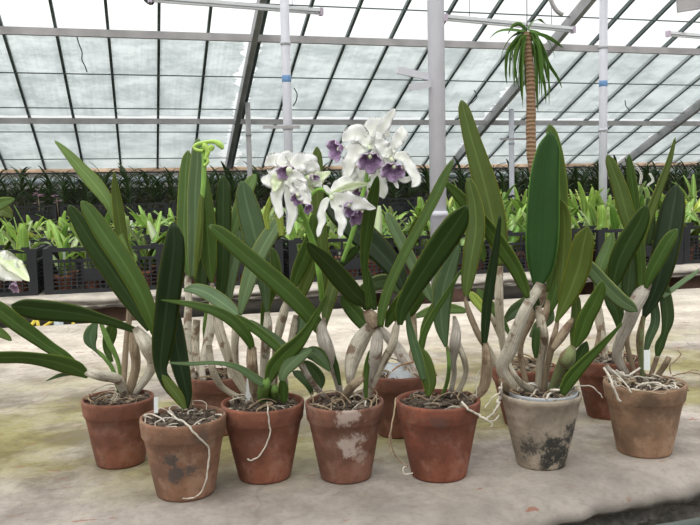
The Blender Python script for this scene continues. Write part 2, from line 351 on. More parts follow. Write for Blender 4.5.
# ---------------------------------------------------------------- the front orchids
class Pot:
    def __init__(s,cx,ybase,wpx,h,label,mat,group='orchids in clay pots on the front bench',rb=.60,soil=.012,name='potted_orchid',collar=True,wob=.01,inner=False,d=None):
        c=onz(cx,ybase-5,.8) if d is None else Vector((*P(cx,ybase,d).xy,.8))
        s.c=Vector((c.x,c.y,.8)); s.h=h; dr=depth(s.c+Vector((0,0,h)))
        s.R=wpx/2*dr/FPX; s.d=depth(s.c+Vector((0,0,h)))
        s.root=thing(name,label,'potted orchid',s.c,group)
        R=s.R; b=R*rb; ch=.029; zc=h-ch
        rz=lambda z:b+(R*.985-b)*z/h
        prof=[(b*.55,.0008),(b*.97,.0008),(b,.004),(rz(h*.35),h*.35),(rz(h*.6),h*.6),(rz(zc),zc-.002)]
        if collar: prof+=[(rz(zc)+.0022,zc+.0005),(rz(zc)+.0034,zc+.003),(R*.997,h-.004),(R*.985,h),(R*.93,h),(R*.915,h-.005)]
        else: prof+=[(R*.965,h-.010),(R*.99,h-.008),(R,h-.002),(R*.975,h+.001),(R*.93,h),(R*.915,h-.005)]
        prof+=[(R*.86,h-soil-.012),(R*.5,h-soil-.02)]
        mb=MB(); mb.lathe(prof,56,wob=wob,seed=cx); s.pot=mb.build('pot',mat,s.root)
        s.zs=.8+h-soil
        if inner:
            mb=MB(); mb.lathe([(R*.80,h-.04),(R*.83,h+.003),(R*.85,h+.004),(R*.85,h+.001),(R*.80,h-.035),(R*.5,h-.036)],40,center=(R*.05,.0,0)); mb.build('inner_pot','inner_plastic',s.root)
        # bark mix: an uneven bed with chips
        rnd=random.Random(int(cx)); mb=MB(); nr=9; ns=28; vs=[];fs=[]
        for i in range(nr):
            for j in range(ns):
                a=2*math.pi*j/ns; r=R*.89*i/(nr-1); z=h-soil+.006*(1-(i/(nr-1))**2)+.007*noise.noise((r*math.cos(a)*60+cx,r*math.sin(a)*60,0))
                vs.append((r*math.cos(a),r*math.sin(a),z))
        for i in range(nr-1):
            for j in range(ns):
                k=(j+1)%ns; fs.append((i*ns+j,i*ns+k,(i+1)*ns+k,(i+1)*ns+j))
        mb.add(vs,fs)
        for k in range(70):
            a=rnd.uniform(0,6.28); r=R*.82*math.sqrt(rnd.random()); z=h-soil+rnd.uniform(.002,.011)
            p=Vector((r*math.cos(a),r*math.sin(a),z)); v=Vector((rnd.uniform(-1,1),rnd.uniform(-1,1),rnd.uniform(-.5,.5))).normalized()*rnd.uniform(.003,.009)
            mb.beam(p-v,p+v,rnd.uniform(.003,.008),rnd.uniform(.002,.005))
        tag(mb.build('potting_mix','bark',s.root,smooth=False),kind='stuff')
        mb=MB()
        for k in range(26):
            a=rnd.uniform(0,6.28); r=R*.8*math.sqrt(rnd.random()); z=h-soil+rnd.uniform(.003,.010)
            p=Vector((r*math.cos(a),r*math.sin(a),z)); v=Vector((rnd.uniform(-1,1),rnd.uniform(-1,1),rnd.uniform(-.3,.3))).normalized()*rnd.uniform(.003,.007)
            mb.beam(p-v,p+v,rnd.uniform(.003,.006),rnd.uniform(.002,.004))
        tag(mb.build('bark_chips','bark_pale',s.root,smooth=False),kind='stuff')
        s.seed=int(cx)
    def loc(s,mb,name,mat,parent=None):
        """link a world-space mesh as a part, its origin at the pot's base"""
        ob=mb.build(name,mat,None,origin=(s.c.x,s.c.y,s.c.z)); par=parent or s.root
        ob.parent=par; ob.location=(0,0,0); return ob
    def leaf(s,mat,pts,o0=0,o1=0,tw=None,**k):
        s.seed+=1; r=random.Random(s.seed*13)
        if tw is None: tw=math.radians(r.choice((-1,1))*r.uniform(8,30))
        else: tw=math.radians(tw)
        return s.loc(blade_px(pts,s.d+o0,s.d+o1,tw,seed=s.seed,**k),'leaf',mat)
    def stalk(s,mat,pts,o1=0,ground=True,name='pseudobulb',o0=None,groove=.06,seg=12):
        """base first; a grounded base stands in the bark"""
        pts=[tuple(map(float,p)) for p in pts]; d1=s.d+o1
        if ground:
            g=onz(pts[0][0],pts[0][1],s.zs); v=(g-s.c); v.z=0
            if v.length>s.R*.78: v=v.normalized()*s.R*.78
            g=Vector((s.c.x+v.x,s.c.y+v.y,s.zs-.004)); d0=depth(g); pts[0]=(*proj(g),pts[0][2])
        else: d0=s.d+(o0 if o0 is not None else o1)
        n=max(10,len(pts)*5); sm=catmull(pts,n); P3=[];R=[]
        for i,(x,y,w_) in enumerate(sm):
            t=i/(n-1); d=d0+(d1-d0)*min(1,t*1.6); P3.append(P(x,y,d)); R.append(max(.6,w_)*.5*d/FPX)
        mb=MB(); mb.tube(P3,R,seg,groove=groove); return s.loc(mb,name,mat)
    def root_px(s,pts,mat='root_white',o=None,wpx=2.2,d0=None,d1=None,name='aerial_root'):
        n=len(pts)*6; sm=catmull([tuple(map(float,p)) for p in pts],n); P3=[];R=[]
        sm=[(q[0]+1.1*noise.noise((i*.31,s.seed,1.)),q[1]+.9*noise.noise((i*.31,s.seed,5.)),*q[2:]) for i,q in enumerate(sm)]
        for i,q in enumerate(sm):
            P3.append(Vector(q) if len(q)==4 else P(q[0],q[1],q[2])); R.append(wpx*.5*s.d/FPX*(.8+.35*noise.noise((i*.5,s.seed,0)))*(.35 if i==n-1 else 1))
        mb=MB(); mb.tube(P3,R,7); return s.loc(mb,name,mat)
    def over(s,pts,mat='root_white',wpx=2.4):
        """aerial root lying over the rim and down the pot wall: (x,y) points, kept just proud of the wall"""
        q=[]
        for x,y in pts:
            lo,hi=depth(s.c)-s.R*1.6,depth(s.c)+s.R
            best=None
            for i in range(400):
                d=lo+(hi-lo)*i/399; p=P(x,y,d); v=Vector((p.x-s.c.x,p.y-s.c.y)); z=p.z-.8
                if z<.003: best=d; break
                if z<=s.h:
                    rw=s.R*(.61+.39*min(1,z/s.h))
                    if v.length<rw+.003: best=d; break
                elif z<s.h+.004 and v.length<s.R: best=d;break
            q.append((x,y,best if best else depth(s.c)-s.R))
        return s.root_px(q,mat,wpx=wpx)
    def tangle(s,n=26,up=.02,mat='root_tan',spread=.95,w=.0011,n_over=0):
        rnd=random.Random(s.seed*7+3); mb=MB()
        for k in range(n):
            a=rnd.uniform(0,6.28); r=s.R*spread*math.sqrt(rnd.random())*.9; p=Vector((r*math.cos(a),r*math.sin(a),s.h-.012+rnd.uniform(0,.006)))
            hd=rnd.uniform(0,6.28); pts=[]; L=rnd.randint(6,11); st=rnd.uniform(.004,.009); curl=rnd.uniform(-.7,.7); vz=rnd.uniform(.1,1.)
            for i in range(L):
                pts.append(tuple(p)); hd+=curl+rnd.uniform(-.5,.5)
                p=p+Vector((math.cos(hd)*st,math.sin(hd)*st,st*vz*math.cos(i/L*3.3)*.9))
                p.z=min(max(p.z,s.h-.012),s.h+up); rr=math.hypot(p.x,p.y)
                if rr>s.R*.88: p.x*=s.R*.88/rr; p.y*=s.R*.88/rr; hd+=1.5
            mb.tube(catmull(pts,L*3),[w*rnd.uniform(.7,1.4)]*(L*3),6)
        return tag(mb.build('root_tangle',mat,s.root),kind='stuff')
    def label_tag(s,x,y0,y1,wpx,o=0,tilt=0):
        g=onz(x,y1,s.zs); d=depth(g) if (g-s.c).length<s.R*2 else s.d
        a=P(x,y1+2,d); b=P(x+tilt,y0,d); mb=MB(); mb.beam(a,b,wpx*d/FPX,.0008); ob=s.loc(mb,'plant_label','label_plastic'); ob.data.polygons.foreach_set('use_smooth',[False]*len(ob.data.polygons))
        return ob
potmat('clay_a',(.33,.125,.072),(.10,.06,.04),.30)
potmat('clay_b',(.36,.185,.110),(.05,.045,.04),.33,(.42,.27,.17),patch=[(-.028,-.052,.070,.013,(.05,.042,.038)),(-.018,-.045,.045,.014,(.06,.05,.045)),(.010,-.06,.050,.014,(.06,.05,.045)),(.022,-.06,.098,.014,(.10,.07,.055),.7)])
potmat('clay_c',(.35,.125,.070),(.12,.06,.04),.28)
potmat('clay_d',(.31,.135,.085),(.10,.06,.05),.32,(.30,.17,.12),patch=[(-.004,-.060,.070,.020,(.50,.42,.37),.7),(-.012,-.064,.113,.018,(.50,.42,.37),.6),(.012,-.05,.045,.013,(.45,.36,.31),.5)])
potmat('clay_e',(.33,.105,.058),(.09,.05,.04),.30,patch=[(-.018,-.064,.100,.014,(.10,.06,.05),.6)])
potmat('clay_f',(.58,.48,.37),(.12,.10,.08),.34,(.56,.50,.42),patch=[(.004,-.045,.034,.026,(.020,.020,.018),.95),(.028,-.040,.058,.022,(.03,.03,.026),.9),(-.034,-.035,.036,.022,(.035,.035,.03),.85),(.018,-.04,.014,.022,(.03,.03,.025),.9),(-.02,-.045,.015,.016,(.03,.03,.025),.8)])
potmat('clay_g',(.47,.28,.17),(.15,.10,.07),.28,(.50,.33,.21),patch=[(-.030,-.058,.100,.020,(.10,.07,.045),.7)])
potmat('clay_h',(.34,.140,.090),(.12,.07,.05),.28)
G='orchids in clay pots on the front bench'
p1=Pot(121,467,71,.115,'orchid in the leftmost red clay pot, long leaves stretching out to the left','clay_a',wob=.012,rb=.68)
p2=Pot(186,497,86,.121,'orchid in a stained tan pot with one broad dark leaf and a dangling white root','clay_b',collar=True,rb=.68)
p3=Pot(265,481,84,.124,'orchid in an orange clay pot with a white tag and thin root over its rim','clay_c',rb=.63)
p4=Pot(346,481,79,.124,'orchid with white and purple flowers in a clay pot with a whitish patch','clay_d',rb=.65)
p5=Pot(439,479,85,.124,'orchid in a deep red clay pot right of the pot with the whitish patch','clay_e',rb=.66)
p6=Pot(541,468,80,.120,'potted orchid in a pale lime-crusted pot with black mould around its foot','clay_f',collar=False,wob=.02,inner=True,rb=.62,soil=.016)
p7=Pot(644,456,80,.122,'potted orchid in a tan clay pot at the right end, tallest leaves very dark','clay_g',collar=True,rb=.66)
b1=Pot(219,437,60,.115,'tall-leaved orchid with green budded stalk, its pot behind the stained tan pot','clay_h')
b2=Pot(399,438,72,.120,'orchid in the clay pot half hidden behind the pot with the whitish patch','clay_h')
b3=Pot(524,428,66,.115,'potted orchid in a small red pot directly behind the mouldy pale pot','clay_c')
b4=Pot(607,420,66,.118,'potted orchid in a red clay pot half hidden behind the pot at the right end','clay_a')

# --- p1
L=p1.leaf
L('lt',[(131,262,4),(113,216,6),(106,200,12),(94,184,15),(80,168,12),(67,153,8),(55,141,2)],.03,.10)
L('ol',[(131,278,6),(122,240,11),(118,212,11),(115,190,8),(114,173,2)],.05,.03)
L('lt',[(140,290,7),(132,262,8),(127,240,4)],.05,.06)
L('dk',[(150,330,6),(140,312,15),(124,288,20),(107,263,20),(91,240,18),(79,221,14),(70,207,8)],.0,-.01,tw=-24,fold=.15)
L('md',[(154,334,6),(149,313,15),(137,286,19),(121,259,20),(105,236,19),(92,216,15),(83,203,9)],-.01,-.03,tw=18,fold=.2)
L('dk',[(140,332,5),(122,325,8),(103,319,10),(82,314,16),(60,311,20),(40,309,21),(24,307,18),(15,306,12)],.0,-.06,tw=-25,fold=.2)
L('md',[(82,372,5),(66,358,10),(50,348,12),(36,338,14),(18,325,16),(0,311,16),(-18,299,10)],-.02,-.12,tw=20)
L('md',[(88,377,4),(77,369,15),(60,363,16),(40,359,13),(20,357,12),(0,357,12),(-24,356,8)],-.03,-.16,tw=-28,fold=.1)
L('bg',[(102,356,3),(95,349,4),(91,340,13),(92,331,12),(97,322,3)],.05,.06)
L('md',[(112,362,3),(107,350,8),(109,336,13),(113,324,9)],.06,.08)
L('gg',[(74,374,2),(60,375,4),(46,381,1)],.0,-.05)
p1.stalk('bulb_leafgreen',[(121,388,4),(114,372,4),(104,357,4),(97,350,2)],.05)
p1.stalk('bulb_leafgreen',[(124,388,4),(119,365,4),(108,340,6),(100,321,3)],.05)
p1.stalk('bulb_paper',[(134,390,7),(118,380,10),(102,376,10),(90,373,9),(84,370,5)],-.03)
p1.stalk('bulb_tan',[(138,388,9),(136,368,9),(134,346,10),(133,330,6)],.02)
p1.stalk('bulb_paper',[(143,390,6),(152,368,10),(149,350,16),(142,338,14),(135,328,7)],.0)
p1.stalk('bulb_tan',[(128,388,6),(126,350,6),(130,310,6),(131,275,5)],.05)
p1.tangle(34,.065,'root_tan',.9,.0008); p1.tangle(12,.07,'root_white',.8,.0008)
# --- p2
L=p2.leaf
L('vd',[(185,409,4),(178,397,11),(168,385,12),(161,372,11),(161,355,18),(163,335,23),(166,310,24),(169,285,25),(172,262,24),(174,242,20),(173,227,14)],.0,-.02,tw=14,fold=.25)
L('vd',[(187,408,4),(187,393,11),(182,370,17),(177,345,20),(173,320,18),(170,300,12)],.02,.02,tw=-20)
L('ol',[(185,409,4),(179,398,10),(170,386,10),(163,376,4)],-.008,-.012,tw=10)
p2.tangle(20,.028,'root_white',.97,.0011); p2.tangle(16,.02,'root_tan',.97,.001)
p2.label_tag(156,397,411,4)
p2.over([(168,411),(176,418),(184,422),(191,429),(200,439),(209,449),(208,466),(205,483),(199,494),(190,498),(182,498)],wpx=2.6)
p2.stalk('bulb_tan',[(196,404,5),(189,385,6),(178,368,8),(172,356,4)],.03)
# --- b1 tall leaves
L=b1.leaf
L('lt',[(189,278,3),(186,255,13),(184,225,14),(185,195,14),(186,170,12),(188,153,8)],.0,.02)
L('gg',[(191,278,3),(194,255,13),(195,225,16),(195,195,16),(197,165,15),(198,142,10)],-.02,.0,tw=12)
L('md',[(212,283,3),(210,262,15),(208,235,18),(206,210,17),(204,185,12),(202,165,6)],.0,.0,tw=-18)
L('dk',[(217,312,4),(221,285,11),(223,255,13),(223,225,16),(223,200,15),(223,178,9)],.03,.03,tw=15)
L('lt',[(224,262,6),(229,245,10),(236,222,13),(245,195,14),(254,177,10)],.06,.12)
L('bg',[(267,313,4),(264,285,12),(259,255,22),(252,225,25),(246,202,21),(243,185,14)],.02,.05,tw=16)
L('gg',[(240,315,4),(245,295,12),(252,272,16),(262,249,17),(272,232,15),(281,217,9)],-.02,.0,tw=-18)
L('gg',[(230,304,3),(229,285,13),(234,262,14),(239,240,10),(240,232,6)],.05,.06)
L('dk',[(205,300,4),(202,280,14),(204,255,14),(206,240,8)],.06,.06)
L('md',[(262,340,4),(266,305,10),(275,275,12),(272,250,8)],.06,.05)
L('gg',[(184,290,3),(194,289,10),(206,293,14),(219,301,15),(230,309,12),(236,314,7)],-.05,-.12,tw=-30)
b1.stalk('ol',[(195,279,3),(197,255,6),(200,225,7),(201,205,6),(203,190,4)],-.035,ground=False,name='sheath',groove=0)
b1.stalk('stem_green',[(200,212,4),(203,190,5),(204,170,5),(204,155,5),(202,147,4)],-.035,ground=False,name='flower_stem',groove=0)
for q in ([(203,151,3),(197,150,3.5),(194,147,3),(198,144,3.5),(207,142,3.5),(215,142,4.5),(220,145,6),(223,149,3)],[(205,160,3),(208,152,5),(205,146,6),(203,143,3)],[(204,166,3),(208,162,3),(206,156,3)],[(207,150,3),(212,147,5),(211,151,3)]):
    b1.stalk('bud_green',q,-.04,ground=False,name='flower_bud',groove=.1)
b1.stalk('bulb_paper',[(190,384,6),(188,350,8),(188,320,8),(189,300,7),(188,282,7),(189,276,6)],.0)
b1.stalk('bulb_paper',[(198,388,6),(202,366,7),(207,346,9),(212,322,10),(213,300,7),(212,283,4)],.0)
b1.stalk('bulb_pale',[(206,384,6),(197,360,7),(195,340,9),(197,320,7)],.04)
b1.stalk('bulb_leafgreen',[(222,384,4),(210,360,5),(205,330,5),(208,305,4)],.05)
b1.stalk('bulb_pale',[(235,384,6),(229,355,8),(222,335,8),(218,312,5)],.03)
b1.tangle(26,.02)
# --- p3
p3.stalk('bulb_pale',[(243,392,8),(236,378,7),(228,356,9),(219,330,9),(216,314,5)],.03)
p3.stalk('bulb_pale',[(246,394,7),(238,372,7),(235,350,7),(236,330,8),(239,316,4)],.02)
p3.stalk('bulb_pale',[(240,395,6),(226,390,6),(216,378,7),(211,362,7),(209,345,6)],.0)
p3.stalk('bulb_paper',[(261,396,7),(264,370,8),(266,345,10),(268,325,9),(267,312,5)],.04)
p3.stalk('bulb_tan',[(256,400,11),(254,380,11),(252,362,11),(252,347,9)],-.005)
p3.stalk('bulb_leafgreen',[(266,404,9),(264,393,14),(266,383,10),(268,377,4)],-.045)
p3.stalk('bulb_leafgreen',[(274,402,7),(275,392,9),(274,384,4)],-.04)
p3.stalk('bulb_pale',[(279,396,6),(276,350,7),(280,328,9),(284,312,9),(287,302,6)],.05)
p3.stalk('bulb_pale',[(287,396,6),(288,360,6),(293,335,8),(296,315,5)],.06)
p3.stalk('bulb_grey',[(292,398,5),(285,380,6),(272,368,5)],.02)
L=p3.leaf
L('md',[(252,348,6),(246,336,11),(232,321,12),(214,311,10),(192,305,7),(175,302,4),(161,300,1)],-.01,-.10,tw=20)
L('bg',[(264,385,8),(252,377,9),(236,367,6),(215,363,4),(190,364,4),(169,363,2)],-.05,-.08,tw=30)
L('md',[(286,357,4),(276,346,9),(262,334,9),(248,324,9),(236,316,5)],-.02,.0,tw=-15)
L('bg',[(292,352,5),(276,341,10),(260,329,8),(248,321,5)],.0,.02)
L('md',[(267,384,6),(272,368,15),(284,354,18),(297,342,14),(308,328,9),(317,313,6),(327,295,2)],-.045,-.03,tw=28,fold=.35)
L('md',[(284,402,6),(284,390,10),(283,380,8)],-.03,-.05)
L('bg',[(282,381,6),(285,371,12),(293,362,15),(303,354,12),(311,350,4)],-.05,-.03,tw=-20)
L('dk',[(330,371,3),(322,361,13),(314,354,15),(305,352,8)],-.03,-.01)
L('md',[(324,338,4),(318,327,13),(303,308,18),(285,290,19),(262,270,18),(242,253,17),(225,238,15),(212,228,12)],.0,-.09,tw=24,fold=.2)
L('dk',[(312,395,3),(308,385,8),(300,376,9),(294,372,5)],.02,.04); L('dk',[(318,392,3),(320,380,12),(312,368,11),(304,362,5)],.03,.05)
L('gg',[(296,350,3),(299,335,14),(302,322,12),(303,312,5)],.06,.06)
p3.tangle(24,.03,w=.0009); p3.tangle(6,.03,'root_white'); p3.label_tag(248,377,404,6,tilt=2)
p3.over([(267,402),(268,410),(269,424),(270,434),(263,451),(253,460),(247,459)],wpx=2.0)
# --- p4
p4.stalk('bulb_grey',[(341,398,5),(337,378,8),(332,362,11),(326,345,14),(322,330,11),(325,318,3)],.0)
p4.stalk('bulb_grey',[(325,398,6),(315,386,6),(307,374,6),(300,362,7)],.0)
p4.stalk('bulb_tan',[(340,404,8),(348,391,9),(357,382,9),(364,378,5)],-.05)
p4.stalk('bulb_grey',[(364,402,7),(369,385,11),(374,362,12),(377,342,12),(377,325,6)],-.03)
p4.stalk('bulb_pale',[(362,404,5),(372,385,7),(383,362,8),(392,345,8),(396,328,7),(398,320,3)],-.04)
p4.stalk('bulb_tan',[(377,326,12),(372,318,14),(366,310,8)],-.03,ground=False)
p4.loc(blade_px([(350,384,6),(353,362,15),(361,342,17),(371,326,10),(376,314,4)],p4.d,p4.d-.01,.3,fold=-.4,thick=.003),'papery_sheath','bulb_paper')
L=p4.leaf
L('dk',[(366,310,5),(365,303,12),(355,294,18),(341,278,20),(325,260,17),(314,250,12),(308,243,5)],-.03,-.12,tw=-20,fold=.2)
L('md',[(370,309,7),(366,285,6),(364,260,8),(366,235,12),(370,208,13),(374,190,10),(377,177,4)],-.04,-.15,tw=25)
L('dk',[(375,310,5),(372,290,7),(366,268,6)],-.01,-.01)
L('md',[(381,327,6),(384,307,10),(393,280,10),(408,249,10),(423,222,10),(437,195,11),(447,173,8),(453,161,3)],-.05,-.05,tw=-28,fold=.4)
L('dk',[(400,325,5),(402,309,14),(412,289,19),(426,267,23),(441,244,26),(455,224,24),(464,210,16)],-.07,-.13,tw=18,fold=.18)
L('md',[(386,327,4),(393,312,13),(405,296,15),(415,280,10)],-.04,-.05)
L('vd',[(404,292,6),(397,273,18),(380,252,24),(362,235,27),(343,217,24),(328,203,15)],.04,.08,tw=12)
L('ol',[(323,304,5),(324,275,11),(321,245,14),(318,215,14),(317,185,13),(317,162,11),(317,149,7)],.03,.05,tw=12)
L('md',[(292,293,4),(296,277,12),(304,257,16),(311,236,12),(313,215,6)],.0,.0,tw=18)
L('ol',[(300,302,4),(305,285,13),(312,268,11),(316,250,7)],.02,.02)
L('ol',[(325,328,3),(328,307,12),(334,285,12),(337,262,7)],.0,.02)
L('dk',[(340,268,2),(346,259,8),(353,251,9),(357,247,4)],.03,.03)
L('md',[(372,335,5),(363,321,15),(351,307,15),(342,298,7)],.0,.03)
L('md',[(328,226,5),(322,245,12),(330,262,10)],.05,.05)
L('dk',[(340,385,3),(336,365,6),(330,350,5)],.01,.01)
L('md',[(366,400,3),(366,370,6),(371,350,5)],-.02,-.02)
p4.tangle(34,.035,w=.0009); p4.tangle(8,.03,'root_white')
# --- b2
L=b2.leaf
L('gg',[(352,300,3),(364,289,12),(380,281,15),(394,283,15),(403,293,8)],.0,.0,tw=30)
L('gg',[(432,302,4),(424,286,12),(412,264,12),(401,243,12),(392,225,11),(387,214,8)],-.04,-.04,tw=20,fold=.35)
L('lt',[(415,317,4),(430,312,10),(448,309,11),(466,311,5)],.05,.10)
L('gg',[(436,306,6),(438,285,13),(444,266,9)],.03,.03)
L('md',[(395,322,4),(407,312,12),(418,300,10),(424,290,5)],.0,.0)
L('lt',[(421,352,5),(424,330,8),(428,315,6),(436,300,4)],.0,.0)
b2.stalk('bulb_grey',[(418,393,7),(414,376,11),(404,358,12),(392,342,11),(378,326,6)],.0)
b2.stalk('bulb_tan',[(410,394,6),(413,350,7),(413,320,7),(412,300,5)],.04)
b2.stalk('inner_plastic',[(405,394,30),(400,384,34),(395,372,30),(396,364,12)],.03,name='plastic_liner',groove=.12)
b2.tangle(30,.045); b2.tangle(14,.05,'root_white')
for q in ([(383,400),(386,382),(394,369),(408,363),(414,362)],):
    b2.root_px([(x,y,b2.d-.03) for x,y in q],'root_rust',wpx=2)
b2.root_px([(417,374,b2.d),(422,370,b2.d),(430,366,b2.d+.01),(437,376,b2.d+.02)],'root_tan',wpx=2)
p5.root_px([(396,398,p5.d-.02),(394,412,p5.d-.06),(391,432,p5.d-.07),(392,448,p5.d-.06),(399,460,p5.d-.05),(408,466,p5.d-.04)],'root_tan',wpx=2)
p5.root_px([(408,466,p5.d-.04),(403,468,p5.d-.045),(405,474,p5.d-.045),(413,473,p5.d-.04)],'root_white',wpx=1.8)
p5.root_px([(391,432,p5.d-.07),(389,438,p5.d-.07),(391,455,p5.d-.065)],'root_tan',wpx=1.6)
# --- p5
L=p5.leaf
L('bg',[(446,347,3),(442,328,14),(441,310,18),(443,290,20),(449,268,16),(457,248,10)],-.01,.02,tw=14)
L('ol',[(466,297,4),(468,280,13),(472,255,17),(476,230,19),(475,205,16),(469,180,8)],.0,.03,tw=-14)
L('vd',[(484,346,5),(485,325,9),(487,300,10),(491,275,10),(496,245,7),(500,216,3)],-.02,-.05,tw=24)
L('ol',[(428,396,5),(429,382,14),(425,365,16),(421,350,9)],-.05,-.05)
L('bg',[(424,380,6),(418,356,10),(411,332,8),(407,311,3)],-.06,-.05)
L('md',[(420,349,6),(424,333,7),(434,313,6),(447,293,5),(461,270,2)],-.05,-.04,tw=30)
p5.stalk('bulb_tan',[(480,400,6),(483,388,10),(487,368,11),(486,350,8),(485,343,6)],-.02)
p5.stalk('bulb_tan',[(486,345,6),(478,333,6),(470,315,6),(466,302,4),(466,296,3)],.0,ground=False)
p5.stalk('bulb_grey',[(454,394,5),(454,376,5),(453,360,7),(455,342,11),(456,328,8),(454,316,3)],-.01)
p5.stalk('bulb_pale',[(464,394,6),(465,376,5),(465,362,6),(460,348,6),(456,338,6)],.0)
p5.stalk('bulb_leafgreen',[(441,396,4),(447,382,4),(449,364,4),(447,346,3)],-.01)
p5.stalk('bulb_leafgreen',[(457,340,7),(457,328,6),(455,318,3)],-.0,ground=False)
p5.tangle(18,.018); p5.tangle(5,.02,'root_white'); 
p5.over([(462,402),(468,409),(475,413),(482,417),(488,421)],wpx=3)
p5.root_px([(488,421,p5.d-.04),(495,420,p5.d-.03),(499,415,p5.d-.02)],'root_white',wpx=1.6)
p5.root_px([(488,421,p5.d-.04),(493,424,p5.d-.04),(490,427,p5.d-.04)],'root_white',wpx=1.6)
p5.root_px([(477,398,p5.d),(476,385,p5.d),(478,374,p5.d),(480,370,p5.d)],'root_white',wpx=1.4)
p5.root_px([(485,408,p5.d-.03),(492,398,p5.d-.02),(500,392,p5.d-.01),(502,382,p5.d)],'root_white',wpx=1.8)
# --- p6
L=p6.leaf
L('vv',[(537,286,8),(540,270,23),(541,250,31),(542,225,33),(543,195,31),(545,170,28),(548,150,23),(550,137,16)],.0,-.02,tw=10,fold=.25)
L('lt',[(548,292,4),(555,260,14),(560,225,16),(560,190,16),(557,160,15),(553,138,12),(550,127,9)],.03,.01,tw=-12)
L('ol',[(560,304,3),(562,280,10),(564,255,14),(565,230,14),(564,212,12),(560,201,6)],.0,.0)
L('ol',[(556,322,3),(563,308,11),(571,290,20),(579,267,24),(583,248,22),(586,235,18),(587,230,12)],-.02,-.06,tw=-16)
L('md',[(575,348,3),(581,333,14),(586,318,16),(594,303,15),(600,290,11),(602,283,7)],-.03,-.06,tw=12)
L('ol',[(572,347,3),(575,330,11),(576,312,10),(576,296,8)],-.02,-.01)
L('dk',[(563,384,4),(572,370,12),(580,356,14),(586,343,6)],-.02,-.02)
L('md',[(561,394,8),(570,378,13),(582,364,11),(596,350,8),(610,336,5),(622,323,2)],-.05,-.08,tw=24,fold=.35)
L('md',[(528,298,4),(524,285,11),(515,266,14),(502,246,16),(487,226,15),(470,207,13),(456,192,10),(445,182,4)],-.02,.0,tw=-22,fold=.3)
L('gg',[(578,253,5),(591,268,13),(605,284,15),(619,298,15),(630,306,12),(636,310,7)],.04,.0,tw=20)
L('dk',[(536,358,3),(536,346,8),(537,332,7),(539,328,3)],-.01,-.01)
L('dk',[(541,318,3),(535,300,10),(533,290,8)],.02,.03)
p6.stalk('bulb_paper',[(501,386,8),(502,370,12),(510,350,14),(518,328,13),(527,306,11),(536,292,10),(540,283,8)],-.01)
p6.stalk('bulb_tan',[(514,384,5),(520,350,6),(530,322,7),(541,300,8),(546,286,5)],.04)
p6.stalk('bulb_pale',[(536,388,7),(540,364,8),(544,340,9),(541,322,9),(538,306,6)],.0)
p6.stalk('bulb_tan',[(545,388,6),(547,368,6),(552,345,7),(556,328,5),(558,316,3)],-.01)
p6.stalk('bulb_tan',[(552,350,5),(560,338,9),(568,326,8),(573,318,3)],-.02,ground=False)
p6.stalk('bulb_green',[(558,384,6),(563,368,15),(568,356,15),(573,346,6)],-.04)
p6.stalk('bulb_pale',[(541,391,6),(528,388,8),(518,380,6),(511,368,4),(510,362,3)],-.04)
p6.stalk('bulb_tan',[(501,392,14),(503,384,8),(501,378,5)],-.03)
p6.tangle(24,.02,'root_tan'); p6.tangle(12,.02,'root_white',.9,.0016)
p6.root_px([(500,402,p6.d-.05),(495,410,p6.d-.06),(490,416,p6.d-.06),(484,420,p6.d-.06)],'root_white',wpx=2.6)
p6.root_px([(500,402,p6.d-.05),(496,414,p6.d-.06),(492,420,p6.d-.06)],'root_tan',wpx=1.6)
p6.root_px([(564,388,p6.d-.02),(575,386,p6.d-.02),(590,386,p6.d-.02),(598,392,p6.d-.02),(603,398,p6.d-.02)],'root_white',wpx=1.6)
p6.over([(500,388),(500,395),(497,403)],'root_white',wpx=4)
# --- b3
L=b3.leaf
L('ol',[(500,266,4),(499,250,15),(494,225,24),(487,195,25),(479,165,21),(471,138,17),(465,115,13),(462,103,9)],.0,.02,tw=14,fold=.25)
L('dk',[(504,322,4),(516,311,14),(535,302,18),(552,293,16),(562,283,8)],.05,.07)
L('gg',[(530,337,3),(538,326,11),(548,317,13),(552,312,7)],.05,.06)
L('yl',[(490,320,3),(480,305,9),(471,294,9)],.0,.03)
L('md',[(480,232,3),(482,248,8),(484,260,7)],.02,.03)
L('md',[(510,335,3),(498,315,9),(485,300,9),(478,290,5)],.03,.05)
L('md',[(545,320,3),(552,300,12),(560,275,14),(566,258,8)],.05,.06)
b3.stalk('bulb_pale',[(505,366,7),(502,340,7),(499,310,9),(499,285,8),(500,266,6)],.0)
b3.stalk('bulb_pale',[(498,372,6),(490,352,7),(480,338,6),(474,328,4)],-.02)
b3.stalk('bulb_pale',[(512,366,5),(500,335,6),(492,318,5),(486,310,4)],.03)
b3.stalk('bulb_tan',[(538,368,5),(536,340,6),(545,315,7),(548,300,4)],.03)
b3.tangle(60,.035,'root_tan'); b3.tangle(14,.03,'root_white')
# --- b4
b4.stalk('bulb_pale',[(606,366,6),(604,345,6),(600,325,9),(597,305,8),(596,290,4)],.0)
b4.stalk('bulb_tan',[(592,366,5),(597,345,5),(600,330,5)],-.01)
b4.stalk('bulb_pale',[(620,366,5),(622,335,5),(620,310,6),(622,290,4)],.03)
L=b4.leaf
L('md',[(597,292,4),(600,270,12),(608,250,12),(612,235,7)],.02,.05)
L('dk',[(621,292,4),(613,278,10),(604,268,8)],.02,.05)
L('dk',[(618,328,3),(617,313,13),(611,301,13),(605,290,6)],-.02,-.02)
b4.tangle(40,.03,'root_tan'); b4.tangle(12,.03,'root_white')
